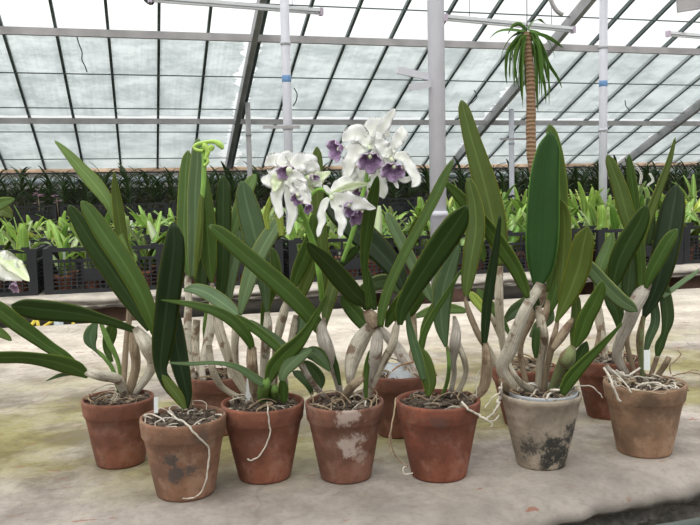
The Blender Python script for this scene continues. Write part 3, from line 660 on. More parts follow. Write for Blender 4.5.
# --- p7
L=p7.leaf
L('ol',[(640,256,4),(633,235,12),(626,212,16),(620,190,15),(613,170,12),(608,157,7)],.02,.03,tw=14)
L('md',[(641,252,5),(638,225,9),(635,200,10),(632,178,9),(629,156,4)],.03,.03)
L('ol',[(640,252,5),(643,232,8),(651,208,9),(659,187,8),(668,163,6),(675,138,2)],.0,.02,tw=30,fold=.4)
L('vd',[(644,317,4),(650,303,14),(657,285,20),(663,262,25),(668,238,26),(672,215,25),(675,198,19),(676,188,11)],.01,.02,tw=-12,fold=.15)
L('dk',[(613,291,4),(615,275,16),(620,258,21),(629,240,22),(638,224,19),(645,208,11)],-.02,-.05,tw=16)
L('dk',[(628,306,4),(628,288,14),(630,268,14),(634,246,8)],.0,.01)
L('md',[(641,291,6),(642,270,9),(641,250,9),(641,228,6)],-.01,.0)
L('md',[(646,288,4),(651,274,11),(660,257,14),(669,241,13),(676,231,8)],-.02,-.06,tw=-20)
L('dk',[(657,358,3),(659,346,9),(664,334,7),(667,318,12),(665,298,12),(662,280,8)],.03,.04)
L('bg',[(646,351,4),(649,338,8),(655,322,9),(654,305,8),(650,290,4)],.03,.04)
L('gg',[(662,297,5),(672,290,5),(684,281,5),(693,275,4),(699,269,1)],.03,.10)
L('dk',[(648,245,4),(650,230,10),(650,215,9),(648,199,5)],.04,.05)
p7.stalk('bulb_grey',[(614,371,7),(617,357,9),(621,340,11),(629,322,13),(635,305,15),(642,293,14),(650,283,5)],-.01)
p7.stalk('bulb_tan',[(628,370,4),(627,345,5),(630,328,5)],.01)
p7.stalk('bulb_tan',[(641,366,4),(639,345,6),(641,328,6),(644,316,4)],.02)
p7.stalk('bulb_grey',[(606,366,5),(612,372,5),(622,376,6)],-.02,ground=False)
p7.stalk('bulb_green',[(640,368,4),(641,345,5),(643,316,4)],.01)
p7.stalk('bulb_tan',[(661,374,5),(665,365,6),(669,357,5)],.0)
p7.stalk('bulb_tan',[(655,366,4),(656,360,5),(657,356,4)],.03)
p7.tangle(64,.022,'root_tan',.98,.0013); p7.tangle(44,.022,'root_white',.98,.0014)
p7.label_tag(647,350,368,7)
d=p7.d
p7.root_px([(671,374,d),(670,366,d),(676,360,d),(681,354,d),(677,350,d)],'root_tan',wpx=2)
p7.root_px([(672,376,d),(684,373,d),(696,373,d),(706,378,d)],'root_tan',wpx=1.8)
p7.root_px([(676,380,d-.02),(684,384,d-.02),(689,391,d-.03)],'root_tan',wpx=1.8)
p7.root_px([(684,374,d),(692,370,d),(698,370,d)],'root_tan',wpx=1.4)
p7.root_px([(615,376,d-.05),(622,386,d-.07),(633,390,d-.075),(650,392,d-.08),(664,394,d-.08),(668,389,d-.075)],'root_tan',wpx=2.2)
p7.root_px([(604,368,d-.03),(609,376,d-.06),(613,386,d-.075),(617,396,d-.075),(620,402,d-.075)],'root_white',wpx=3)
p7.root_px([(612,370,d-.05),(624,382,d-.07),(632,393,d-.08)],'root_white',wpx=2)
p7.root_px([(603,377,d-.05),(610,376,d-.055),(616,377,d-.05)],'root_tan',wpx=2)
p7.root_px([(616,370,d-.05),(626,376,d-.06),(634,372,d-.05),(640,368,d-.03)],'root_white',wpx=2.6)

# ---------------------------------------------------------------- flowers (parts of the flowering orchid)
def lip(plant,flower,cx,cy,w,h,dirx,diry,d,label=None):
    """ruffled trumpet lip opening toward (dirx,diry) in view and toward the viewer"""
    w*=1.25; h*=1.25; ctr=P(cx,cy,d); ax=(RT*dirx-UP*max(.3,diry)*1.2-FW*.75).normalized(); s1=ax.cross(UP if abs(ax.dot(UP))<.9 else RT).normalized(); s2=s1.cross(ax)
    sc=d/FPX; vs=[];fs=[];uv=[]; nr=9; ns=36
    dv=(RT*dirx-UP*max(.35,diry)).normalized()
    for i in range(nr):
        t=i/(nr-1)
        for j in range(ns):
            a=2*math.pi*j/ns; rd=s1*math.cos(a)+s2*math.sin(a); k_=rd.dot(dv)
            r=(.12+.88*t**1.2)*(.92+.48*k_*t)*(1+.06*t*t*math.sin(a*6+cx)+.05*t*math.sin(a*13+cy))
            p=ctr+(s1*math.cos(a)*w*.5*r+s2*math.sin(a)*h*.5*r)*sc+ax*((t-.75)*.55*max(w,h)*sc*(1-.55*max(0,k_))+.09*w*sc*t*t*math.sin(a*7+1+cx))
            vs.append(p); uv.append((j/ns,t))
    for i in range(nr-1):
        for j in range(ns):
            k=(j+1)%ns; fs.append((i*ns+j,i*ns+k,(i+1)*ns+k,(i+1)*ns+j))
    mb=MB(); mb.add(vs,fs,uv); o=mb.build('lip','purple_lip',None,origin=tuple(plant.c)); o.parent=flower; o.location=(0,0,0); tag(o,'purple ruffled lip with a yellow throat')
    md=o.modifiers.new('thickness','SOLIDIFY'); md.thickness=.0006
    return o
def flower(plant,cx,cy,off,petals,lips,mat='white_petal'):
    d=plant.d+off; mb=MB(); 
    # the column at the flower's heart carries its petals
    mb.tube([P(cx,cy,d+.012),P(cx,cy,d+.004),P(cx+.5,cy+1.5,d-.006),P(cx+1,cy+3,d-.012)],[.0022,.0028,.003,.0018],10)
    q=lips[0]; dl=d+(q[6] if len(q)>6 else -.012); X_,Y_=q[0]-q[4]*q[2]*.12,q[1]-abs(q[5])*q[3]*.35; k_=q[2]/19*(.9 if cx==287 else .55)
    mb.tube([P(X_,Y_-1,dl+.004),P(X_,Y_,dl-.006*k_),P(X_,Y_+1.5,dl-.012*k_),P(X_,Y_+2.5,dl-.014*k_)],[.003*k_,.0052*k_,.0050*k_,.002*k_],12)
    fl=plant.loc(mb,'flower','green_petal')
    for i,q in enumerate(petals):
        nm,mt,pts,o1,tw=q; pts=[(x,y,w*1.08) for x,y,w in pts]
        o=plant.loc(blade_px(pts,d,d+o1,math.radians(tw),thick=.0003,fold=.3,wavy=.20 if nm=='petal' else .13,seed=cx+i*2,n=22),nm,mt,fl)
    for q in lips: lip(plant,fl,q[0],q[1],q[2],q[3],q[4],q[5],d+(q[6] if len(q)>6 else -.012))
    return fl
W_,G_='white_petal','green_petal'
plant=p4
p4.stalk('stem_green',[(318,262,5),(314,246,6),(308,230,6),(303,216,6),(299,204,5),(294,190,4),(288,176,3)],-.10,ground=False,name='flower_stem',o0=-.05,groove=0)
p4.stalk('stem_green',[(322,300,5),(320,280,6),(316,255,5)],-.05,ground=False,name='flower_stem',o0=.0,groove=0)
p4.stalk('stem_green',[(300,206,4),(297,218,4),(303,222,4)],-.10,ground=False,name='flower_bud',groove=0)
p4.stalk('stem_green',[(306,206,3),(311,196,3),(317,190,3.5),(324,190,4),(331,196,4)],-.10,ground=False,name='flower_stem',groove=0)
p4.stalk('stem_green',[(342,262,4),(352,235,5),(360,205,5),(366,180,4),(368,158,3)],-.03,ground=False,name='flower_stem',groove=0)
p4.stalk('stem_green',[(366,182,3),(380,172,3),(392,158,3)],-.03,ground=False,name='flower_stem',groove=0)
p4.loc(blade_px([(268,230,4),(266,215,6),(269,203,5),(271,196,2)],p4.d-.05,p4.d-.05,.3),'sheath','yl')
p4.loc(blade_px([(282,236,5),(280,220,7),(276,206,4),(274,200,2)],p4.d-.04,p4.d-.04,-.3),'sheath','yl')
# A: facing left-up, yellow throat
flower(p4,287,172,-.10,[
 ('petal',W_,[(286,172,6),(278,176,15),(270,180,16),(264,180,9)],.01,20),
 ('petal',W_,[(288,170,6),(297,164,15),(307,163,18),(316,168,10)],.02,-15),
 ('sepal',W_,[(286,170,6),(281,163,14),(274,160,13),(267,164,8)],.02,10),
 ('sepal',W_,[(284,168,6),(283,162,14),(289,159,14),(297,161,8)],.015,-10),
 ('sepal',W_,[(282,176,8),(279,188,13),(277,200,10),(280,212,8),(279,217,5)],-.01,18),
 ('sepal',W_,[(290,178,8),(289,196,11),(292,210,10),(290,224,7),(288,234,3)],-.02,-20),
 ('petal',G_,[(280,174,6),(277,181,12),(275,189,9)],-.015,10)],[(289,170,19,13,-.1,-.1,-.014)])
# B: lower bloom in profile
flower(p4,297,193,-.12,[
 ('petal',W_,[(287,180,8),(296,186,15),(303,193,15),(309,199,10)],-.01,15),
 ('petal',W_,[(289,178,8),(296,178,14),(301,186,12),(306,194,6)],.0,-15),
 ('sepal',W_,[(293,186,6),(302,195,10),(309,203,6)],-.014,20)],[(298,197,11,11,-.1,.4,-.004),(308,207,7,11,.2,.6,-.010)])
# C: right of A, seen from behind
flower(p4,308,176,-.09,[
 ('petal',W_,[(300,172,6),(307,167,13),(314,168,12),(318,174,6)],.01,15),
 ('petal',G_,[(304,178,5),(314,180,13),(323,176,9),(330,172,2)],.0,-15),
 ('sepal',G_,[(302,178,5),(308,186,10),(314,192,3)],.0,10),
 ('sepal',W_,[(300,175,6),(303,186,10),(309,188,5)],.0,-20),
 ('petal',W_,[(306,184,4),(316,182,10),(321,186,4)],-.01,15)],[(313,177,10,5,.5,0,-.016)])
# D: green-tinged spidery bloom with drooping purple lip
flower(p4,331,196,-.12,[
 ('sepal',G_,[(331,195,4),(345,188,8),(357,185,7),(368,184,2)],.02,20),
 ('petal',W_,[(330,195,4),(338,186,10),(346,181,9),(352,182,4)],.02,-10),
 ('sepal',W_,[(330,193,4),(326,188,5),(324,186,3)],.0,0),
 ('petal',W_,[(332,196,6),(346,199,15),(360,203,13),(375,208,3)],-.02,18),
 ('petal',W_,[(329,198,4),(323,208,8),(322,222,7),(318,236,3)],-.01,25),
 ('petal',W_,[(331,198,5),(337,208,10),(341,221,9),(340,236,4)],-.02,-25),
 ('petal',W_,[(333,198,8),(342,203,16),(350,206,14)],.01,0)],[(350,206,20,16,.5,.4,.0),(356,215,12,18,.3,.7,.004)])
# E: mauve lip pointing left
flower(p4,355,150,-.02,[
 ('petal',W_,[(362,152,8),(354,148,10),(347,149,9)],-.01,10),
 ('petal',W_,[(360,140,6),(356,148,12),(357,158,12)],.01,-10)],[(337,149,15,19,-.7,.1,-.012)])
# F: the tall central bloom
flower(p4,369,146,-.05,[
 ('sepal',W_,[(371,146,7),(379,132,11),(387,120,10),(394,110,4)],.01,20),
 ('petal',W_,[(369,146,8),(361,136,16),(353,134,16),(344,140,7)],.0,10),
 ('petal',W_,[(371,146,8),(381,146,16),(388,152,14),(392,160,8)],.01,-10),
 ('petal',W_,[(366,148,8),(356,152,14),(350,164,13),(347,178,8)],.01,20),
 ('sepal',W_,[(367,138,8),(373,128,18),(381,126,12),(388,136,6)],.02,0),
 ('sepal',W_,[(372,152,8),(378,160,12),(378,172,10),(372,182,5)],.01,15)],[(370,158,19,19,0,.35,-.014)])
# G: right bloom with a hooked drooping petal
flower(p4,391,158,-.05,[
 ('sepal',W_,[(391,152,6),(396,142,12),(401,134,12),(402,128,6)],.01,15),
 ('petal',W_,[(394,156,6),(404,158,10),(411,170,10),(416,180,10),(412,186,4)],-.01,-15),
 ('petal',W_,[(390,156,8),(383,150,14),(380,142,12),(378,134,6)],.0,20),
 ('petal',W_,[(389,158,8),(383,164,13),(386,172,10)],.0,0),
 ('sepal',W_,[(396,172,5),(404,180,6),(412,177,4)],.0,0),
 ('sepal',W_,[(392,176,4),(396,184,4),(398,188,2)],.0,0)],[(394,168,19,17,-.1,.35,-.014)])
# H: bloom behind, low
flower(p4,360,184,.0,[
 ('petal',W_,[(360,186,8),(350,178,14),(346,168,10)],.0,10),
 ('petal',W_,[(362,186,8),(373,180,16),(380,188,15),(383,196,8)],.01,-10),
 ('sepal',W_,[(360,184,8),(362,174,16),(368,166,10)],.01,10),
 ('sepal',W_,[(358,186,8),(350,190,14),(346,196,6)],.01,10),
 ('sepal',W_,[(364,188,6),(366,198,12),(366,206,5)],.01,10)],[(360,191,12,12,0,.4,-.012)])
# ---------------------------------------------------------------- benches, floor, walls
def slab(name,label,Y0,Y1,X0,X1,z,mat,th=.09,skew=0,rough=.012,n=260):
    """cast bench top with a broken gritty front edge"""
    root=thing(name,label,'bench',((X0+X1)/2,(Y0+Y1)/2,0))
    prof=[(Y1,z-th),(Y1,z),(Y1*.7+Y0*.3,z),(Y0+.16,z),(Y0+.08,z),(Y0+.05,z-.0015),(Y0+.026,z-.006),(Y0+.008,z-.014),(Y0,z-.025),(Y0+.006,z-.036),(Y0+.022,z-.044)]+[(Y0+.02+.006*(q%2),z-.044-(th-.05)*(q+1)/8) for q in range(7)]+[(Y0+.05,z-th)]
    vs=[];fs=[]; K=len(prof)
    for i in range(n+1):
        X=X0+(X1-X0)*i/n
        for k,(y,zz) in enumerate(prof):
            if k>=4:
                a=min(1,(k-3)/4)*(1.0 if k<9 else 1.6); e=noise.noise((X*4,k*.3,z))*rough*1.2*a+noise.noise((X*22,k*.5,z*3))*rough*.5*a+(noise.noise((X*60,k*1.1,z*5))*rough*.9 if k>10 else 0)
                zz2=zz+(noise.noise((X*17+9,k*1.7,1))*.006*a if k>5 else noise.noise((X*9,k,2))*.0015)
            else: e=0; zz2=zz
            sk=skew*(X-.4)*max(0,1-(y-Y0)/1.2) if k>=2 else 0
            vs.append((X,y+e+sk,zz2))
    for i in range(n):
        for k in range(K-1):
            a=i*K+k; fs.append((a,a+1,a+K+1,a+K))
        fs.append((i*K+K-1,i*K,(i+1)*K,(i+1)*K+K-1))
    fs.append(tuple(range(K))); fs.append(tuple(n*K+k for k in range(K-1,-1,-1)))
    mb=MB(); mb.add(vs,fs); o=mb.build('slab',mat,None); o.parent=root; o.location=(-root.location.x,-root.location.y,0)
    return root
def piers(root,xs,ys,h,w=.22):
    for x in xs:
        for y in ys:
            mb=MB(); mb.box((-w/2,-w/2,0),(w/2,w/2,h)); o=mb.build('pier','brick',root,smooth=False); o.location=(x-root.location.x,y-root.location.y,0)
bench=slab('concrete_bench','mossy concrete bench in front carrying the row of clay pots',.968,3.14,-2.4,4.6,.8,'bench_concrete',.115,skew=.20,n=1400,rough=.026)
piers(bench,(-1.4,.6,2.6,4.2),(1.5,2.85),.685)
bench2=slab('concrete_bench','concrete bench across the aisle behind the clay pots, carrying the nearest black crates',4.10,6.05,-3.2,7.4,.8,'far_concrete',.07,rough=.02)
piers(bench2,(-2,-.2,1.6,3.4,5.2,6.8),(4.4,5.75),.73)
bench3=slab('concrete_bench','farther concrete bench beyond the second aisle, under the paler crate plants',7.0,8.9,-4,11,.8,'far_concrete',.07,rough=.02,n=120)
piers(bench3,(-3,0,3,6,9.5),(7.4,8.5),.73)
bench4=slab('concrete_bench','last concrete bench along the back wall below the hanging dark orchids',9.75,11.2,-5,14,.78,'far_concrete',.07,rough=.02,n=100)
piers(bench4,(-4,0,4,8,12.5),(10,10.9),.71)
def struct(name,mb,mat,smooth=False,parent=None):
    o=mb.build(name,mat,parent,smooth=smooth)
    if parent is None: o['kind']='structure'
    return o
mb=MB(); mb.box((-30,-25,-.1),(40,30,0)); struct('floor',mb,'soil_floor')
EAVE=1.79; SL=.40; YR=1.5; ZR=EAVE+SL*(12-YR)
def roofz(Y): return EAVE+SL*(12-Y) if Y>=YR else ZR-SL*(YR-Y)
mb=MB(); mb.box((-9,12.02,1.50),(22,12.2,EAVE-.07)); struct('wall_back',mb,'wall_render')
mb=MB(); mb.box((-9,12.0,0),(22,12.2,1.50)); plain('wall_painted_shade',(.05,.05,.04),.95,.5,2,.3); struct('trim_200',mb,'wall_painted_shade')  # lower wall coloured dark to paint in the shade behind the hanging orchids
mb=MB(); mb.box((-9,-9.2,0),(22,-9.02,1.7)); struct('wall_front',mb,'wall_render')
mb=MB(); mb.box((-9,11.97,EAVE-.07),(22,12.22,EAVE-.005)); struct('trim_1',mb,'rust_sill')
mb=MB(); zf=roofz(-9.1)
mb.add([(-9,12.2,EAVE+.03),(22,12.2,EAVE+.03),(22,YR,ZR+.1),(-9,YR,ZR+.1),(-9,-9.2,zf+.1),(22,-9.2,zf+.1)],[(0,1,2,3),(3,2,5,4)])
struct('ceiling',mb,'roof_glass')
k=2
def strut(name_mat,a,b,w,h):
    global k
    mb=MB(); mb.beam(a,b,w,h); o=struct('trim_%d'%k,mb,name_mat); k+=1; return o
MAINS=(-2.35,1.29,4.85,7.97,11.5)
X=-6.95
xs=[]
for i in range(56):
    xx=1.29+.515*(i-16)
    if xx>19: break
    if min(abs(xx-q) for q in MAINS)>.16: xs.append(xx)
for xx in xs:
    strut('rafter_green',(xx,12,EAVE-.01),(xx,YR,ZR-.01),.030,.045)
    strut('rafter_green',(xx,YR,ZR-.01),(xx,-9.1,zf-.01),.038,.05)
for xx in MAINS:
    strut('truss_grey',(xx-.03,12,EAVE-.08),(xx-.03,YR,ZR-.08),.06,.13)
    strut('rafter_green',(xx+.05,12,EAVE-.01),(xx+.05,YR,ZR-.01),.04,.06)
    strut('truss_grey',(xx,YR,ZR-.08),(xx,-9.1,zf-.08),.07,.13)
for Y,w,hh_ in ((8.70,.05,.075),(10.49,.05,.066),(7.0,.05,.08),(5.2,.05,.08),(3.4,.05,.08),(YR,.08,.12),(-2,.05,.08),(-5.5,.05,.08)):
    strut('frame_grey',(-8,Y,roofz(Y)-.09),(20,Y,roofz(Y)-.09),w,hh_)
for Y in (9.53,10.27,10.86,11.62,8.2,7.7):
    strut('rafter_green',(-8,Y,roofz(Y)-.045),(20,Y,roofz(Y)-.045),.012,.012)
# shade cloths, each a separate net tied between two main trusses
def net(x0,x1,Y0,Y1,label,r0,r1,seed):
    root=None; n=44; mdiv=60; vs=[];fs=[]
    for i in range(mdiv+1):
        Y=Y0+(Y1-Y0)*i/mdiv
        for j in range(n+1):
            t=j/n; a=x0+(r0*.08*(noise.noise((Y*3,seed,0))+.9*noise.noise((Y*22,seed,3))+.4)); b=x1-(r1*.08*(noise.noise((Y*3,seed,7))+.9*noise.noise((Y*22,seed,9))+.4))
            x=a+(b-a)*t; yy=Y
            if i==mdiv: yy+= .035*noise.noise((x*1.3,seed,5))
            sag=.012*math.sin(t*math.pi*7)**2+.015*noise.noise((x*2,Y*2,seed))
            vs.append((x,yy,roofz(Y)-.005+.0-sag*.6-.022))
    for i in range(mdiv):
        for j in range(n):
            q=i*(n+1)+j; fs.append((q,q+1,q+n+2,q+n+1))
    mb=MB(); mb.add(vs,fs); o=mb.build('shade_net','shade_net'); 
    return tag(o,label,'shade net',group='shade nets under the roof glass')
nm=['cut off by the left frame edge','left of the white post nearest the flowers','above the flowers and the palm','above the right half of the bench','at the far right top corner','']
secs=[(-5.9,-2.45),(-2.25,1.21),(1.36,4.80),(4.90,7.92),(8.02,11.4)]
where=['outside the left edge','in the leftmost bay in view','in the bay above the flowers','in the bay right of the palm','in the far right bay']
for i,(a,b) in enumerate(secs):
    if i==0: continue
    net(a,b,11.95,10.55,'pale lower shade net below the lower purlin, '+where[i],1,1,i*3.1)
    net(a,b,10.48,8.80,'pale upper shade net between the two purlins, '+where[i],1,1,i*5.7+1)
mb=MB(); mb.tube([(-8,11.78,1.60),(18,11.78,1.60)],.045,12); mb2=MB(); hp=mb.build('heating_pipe','pipe_blue')
for x in (-5,-2,1,4,7,10,13):
    mb2=MB(); mb2.box((x-.02,11.78,1.585),(x+.02,12.03,1.615)); mb2.build('wall_bracket','frame_grey',hp,smooth=False)
tag(hp,'pale blue-grey pipe running along the back wall just under the sill','pipe')
mb=MB(); mb.tube([(-8,10.45,1.66),(18,10.45,1.66)],.008,8); tag(mb.build('hanging_rail','wire_black'),'thin rail from which the dark back-row orchids hang','rail')

# posts
def post(label,p,r,z1,ringz=(),mat='post_white',arm=None,tape=None,base=0,seg=28):
    root=thing('support_post',label,'post',(p.x,p.y,0))
    mb=MB(); mb.lathe([(r,0),(r,z1)],seg); mb.build('shaft',mat,root)
    for z in ringz:
        mb=MB(); mb.lathe([(r*1.02,z-.015),(r*1.16,z-.013),(r*1.16,z+.013),(r*1.02,z+.015)],seg); mb.build('collar',mat,root)
    if tape:
        mb=MB(); mb.lathe([(r*1.0,tape-.03),(r*1.03,tape-.028),(r*1.03,tape+.028),(r*1.0,tape+.03)],seg); mb.build('tape_band','tape_blue',root)
    return root
q=P(438.5,230,4.18); zt=roofz(q.y)-.1
bp=post('thick white pillar in the centre, rising behind the flowers with a bracket near its top',q,.0435,zt,(P(437,214,4.18).z,))
for a,b in (((443,80),(397,70)),((443,81),(410,88))):
    A=P(a[0],a[1],4.15)-Vector((q.x,q.y,0)); B=P(b[0],b[1],4.0)-Vector((q.x,q.y,0)); mb=MB(); mb.beam(A,B,.012,.036); mb.build('bracket','post_white',bp,smooth=False)
q=P(286.5,80,7.0); post('slim white post left of the central pillar, above the left flower cluster',q,.040,roofz(q.y)-.1,(P(285,44,7.).z,P(289,128,7.).z),tape=P(287,79,7.).z)
q=P(603.2,100,8.2); post('slim white post at the right, beyond the right-hand leaves',q,.042,roofz(q.y)-.1,(P(603,48,8.2).z,P(603,130,8.2).z),tape=P(603,84,8.2).z)
q=P(251.5,130,10.3); q.x=1.33; q.y=9.9; post('thin grey post under the slanting truss at the left',q,.032,roofz(q.y)-.15,(roofz(q.y)-.55,),mat='frame_grey')
q=atY(511.5,140,10.0); post('thin pale post under the slanting truss, left of the palm trunk',q,.036,roofz(q.y)-.15,(P(511,140,10.2).z,))
for (x0,x1,y,Yd,lb) in ((263,300,127,6.85,'thin wall clamp bar on the slim post above the left flowers'),(500,529,139,9.9,'short clamp bar on the thin post beside the palm trunk')):
    a=atY(x0,y,Yd-.06); b=atY(x1,y,Yd-.06); mb=MB(); mb.beam(a,b,.02,.025); tag(mb.build('clamp_bar','frame_grey',smooth=False),lb,'clamp')

# fluorescent battens
def batten(label,pa,Y,pb):
    """hung level between the ends seen at pa (distance Y) and pb"""
    A=atY(*pa,Y); B=onz(*pb,A.z); v=B-A; Ln=v.length; o=thing('fluorescent_light',label,'light',A,rz=math.atan2(v.y,v.x))
    mb=MB(); mb.box((0,-.022,.0),(Ln,.022,.030)); mb.build('housing','tube_white',o,smooth=False)
    mb=MB(); mb.tube([(.03,0,-.016),(Ln-.03,0,-.016)],.012,12); mb.build('tube','tube_white',o)
    for x in (0,Ln):
        mb=MB(); mb.box((x-.016,-.028,-.032),(x+.016,.028,.036)); mb.build('end_cap','cap_pink',o,smooth=False)
    for t in (.18,.82):
        q=A+v*t; mb=MB(); mb.tube([(Ln*t,0,.03),(Ln*t,0,roofz(q.y)-A.z-.05)],.003,6); mb.build('hanging_wire','wire_black',o)
batten('white fluorescent tube light hanging at the top left of centre',(321,12),7.6,(150,-1))
batten('white fluorescent tube light hanging in front of the palm crown',(573,30),7.6,(445,18))
batten('white fluorescent tube light at the right edge, only its left end in view',(668,34),8.4,(790,44))
# hook and plate at the top
mb=MB(); mb.tube(catmull([tuple(P(549,-8,6.5)),tuple(P(552,3,6.5)),tuple(P(557,11,6.5)),tuple(P(563,15,6.5))],14),.018,8); tag(mb.build('curved_hook','frame_grey'),'short curved grey hook at the top edge right of the palm crown','hook')
mb=MB(); a=P(677,-6,5.5); b=P(704,-6,5.5); c=P(704,8,5.5); dd=P(678,12,5.5); mb.add([a,b,c,dd]+[v+FW*.02 for v in (a,b,c,dd)],[(0,3,2,1),(4,5,6,7),(0,1,5,4),(1,2,6,5),(2,3,7,6),(3,0,4,7)]); tag(mb.build('metal_plate','frame_grey',smooth=False),'grey metal plate cut off by the top right corner','plate')
mb=MB(); mb.tube(catmull([tuple(P(x,y,7.5)) for x,y in ((142,-6),(147,1),(152,3),(153,-4))],12),.02,6); tag(mb.build('curved_hook','wire_black'),'small dark hook end at the top edge left of the tube light','hook')
for pts,lb in ((((77,37),(79,44),(82,52),(82,60),(85,66),(87,72)),'thin dark wire dangling from the upper purlin at the left'),(((294,88),(297,94),(296,101),(293,106)),'short dark wire on the slim post above the left flowers'),(((474,90),(477,96),(474,101),(470,104)),'short dark wire hanging in the net left of the palm'),(((625,100),(626,106),(629,110),(626,114)),'short dark wire hanging in the net right of the slim right post')):
    mb=MB(); mb.tube(catmull([tuple(atY(x,y,8.6)) for x,y in pts],20),.006,6); tag(mb.build('hanging_wire','wire_black'),lb,'wire')

# dark pipe and odds below the bench edges
mb=MB(); mb.tube([P(420,600,.90),P(600,541,.96),P(760,514,1.03)],.008,12); tag(mb.build('dark_pipe','dark_pipe'),'dark green-grey pipe below the broken bench edge at the bottom right','pipe')
for (x,y0,y1,wd,mat,nm,lb) in ((58,315,345,9,'pipe_blue','pipe_stub','greenish-grey upright stub in the aisle behind the left leaves'),(73,318,345,3,'hose_yellow','marker_stake','thin yellow stake in the aisle beside the grey stub')):
    a=atY(x,y0,3.6); mb=MB(); mb.tube([(a.x,a.y,0),(a.x,a.y,a.z)],wd/2*3.6/FPX,12); tag(mb.build(nm,mat),lb,'stake' if 'stake' in nm else 'pipe')
mb=MB(); mb.tube(catmull([(-.9,3.45,.02),tuple(atY(25,334,3.6)),tuple(atY(40,329,3.6)),tuple(atY(54,320,3.6)),tuple(atY(60,314,3.65))],20),.008,8); tag(mb.build('garden_hose','hose_yellow'),'thin yellow hose in the aisle at the left behind the leaves','hose')

# ---------------------------------------------------------------- crates
def crate_mesh():
    mb=MB(); W,D,H=.60,.40,.235; t=.012
    def fr(a,b,wx,wy,wz=None): mb.box(a,b)
    for x in (0,W-.045):
        for y in (0,D-.03): mb.box((x,y,0),(x+.045,y+.03,H))
    for z0,z1 in ((H-.020,H),(H-.075,H-.06),(.0,.022)):
        mb.box((.045,0,z0),(W-.045,t,z1)); mb.box((.045,D-t,z0),(W-.045,D,z1)); mb.box((0,.03,z0),(t,D-.03,z1)); mb.box((W-t,.03,z0),(W,D-.03,z1))
    for i in range(1,18):
        x=.045+(W-.09)*i/18
        for y in (0,D-.006): mb.box((x-.0035,y+.001,.022),(x+.0035,y+.005,H-.075))
        if i%3==0:
            for y in (0,D-t): mb.box((x-.006,y+.001,H-.06),(x+.006,y+t-.001,H-.02))
    for i in range(1,7):
        z=.022+(H-.097)*i/7
        for y in (0,D-.006): mb.box((.045,y+.001,z-.003),(W-.045,y+.005,z+.003))
        for x in (0,W-.006): mb.box((x+.001,.03,z-.003),(x+.005,D-.03,z+.003))
    for i in range(1,10):
        y=.03+(D-.06)*i/10
        for x in (0,W-.006): mb.box((x+.001,y-.0035,.022),(x+.005,y+.0035,H-.075))
    mb.box((W*.32,-.002,.065),(W*.68,.009,.125)); mb.box((W*.32,D-.009,.065),(W*.68,D+.002,.125))
    mb.box((.01,.01,.003),(W-.01,D-.01,.010))
    for x in (.03,W-.07): mb.box((x,.002,H),(x+.04,.012,H+.010))
    return mb.build('crate','crate_black',smooth=False,mesh_only=True)
CR=crate_mesh()
CR.name='crate'
rc=random.Random(5)
def pot_small(top=.05,h=.085):
    mb=MB(); mb.lathe([(top*.68,0),(top*.7,.002),(top*.94,h-.016),(top,h-.015),(top,h),(top*.9,h),(top*.88,h-.012),(top*.4,h-.014)],16); return mb
def sblade(mb,base,az,lean,L,wd,curve,n=9,fold=.25,na=2):
    """small strap leaf: starts at base, leans lean rad from vertical toward az and curves over"""
    p=Vector(base); pts=[];ws=[];sd=[];nn=[]; dirh=Vector((math.cos(az),math.sin(az),0)); side=Vector((-math.sin(az),math.cos(az),0)); a=lean
    for i in range(n):
        s=i/(n-1); pts.append(p.copy()); t=dirh*math.sin(a)+Vector((0,0,1))*math.cos(a)
        ws.append(wd*max(.12,math.sin(math.pi*min(.97,(.10+.86*s)))**.6)); sd.append(side); nn.append((side.cross(t)*-1).normalized())
        p=p+t*L/(n-1); a+=curve/(n-1)
    mb.blade(pts,ws,sd,nn,.0015,fold,na=na)
def mk_small(i,split):
    r=random.Random(100+i); root=bpy.data.objects.new('potted_orchid_seedling',None); root.empty_display_size=.05
    pm=pot_small(r.uniform(.042,.055),r.uniform(.07,.10)); pot=pm.build('pot',r.choice(['crate_pot','crate_pot','crate_pot','pot_pale']),None); pot.parent=root
    mats=r.choice([['crate_lt','crate_md'],['crate_md','crate_md'],['crate_yl','crate_lt'],['crate_lt','crate_lt'],['crate_md','ol']]); nl=r.randint(5,8); fol=MB()
    for k_ in range(nl):
        az=r.uniform(0,6.28); mb=MB() if split else fol
        sblade(mb,(r.uniform(-.02,.02),r.uniform(-.02,.02),.075),az,r.uniform(.05,.55),r.uniform(.17,.34),r.uniform(.034,.066),r.uniform(.1,1.9),na=2)
        if split: o=mb.build('leaf',r.choice(mats),None); o.parent=root
    if not split: o=fol.build('foliage',mats[0],None); o.parent=root
    if True:
        mb=MB(); x,y=r.uniform(-.03,.03),-.03; mb.box((x-.010,y,.06),(x+.011,y+.001,r.uniform(.17,.24))); o=mb.build('plant_label','label_plastic',None,smooth=False); o.parent=root
    return root
near=[mk_small(i,True) for i in range(7)]; far=[mk_small(20+i,False) for i in range(7)]
def unlink_all(t):
    for ch in t.children:
        for c in list(ch.users_collection): c.objects.unlink(ch)
for t in near+far: unlink_all(t)
ORD=['first','second','third','fourth','fifth','sixth','seventh','eighth','ninth','tenth','eleventh','twelfth','thirteenth']
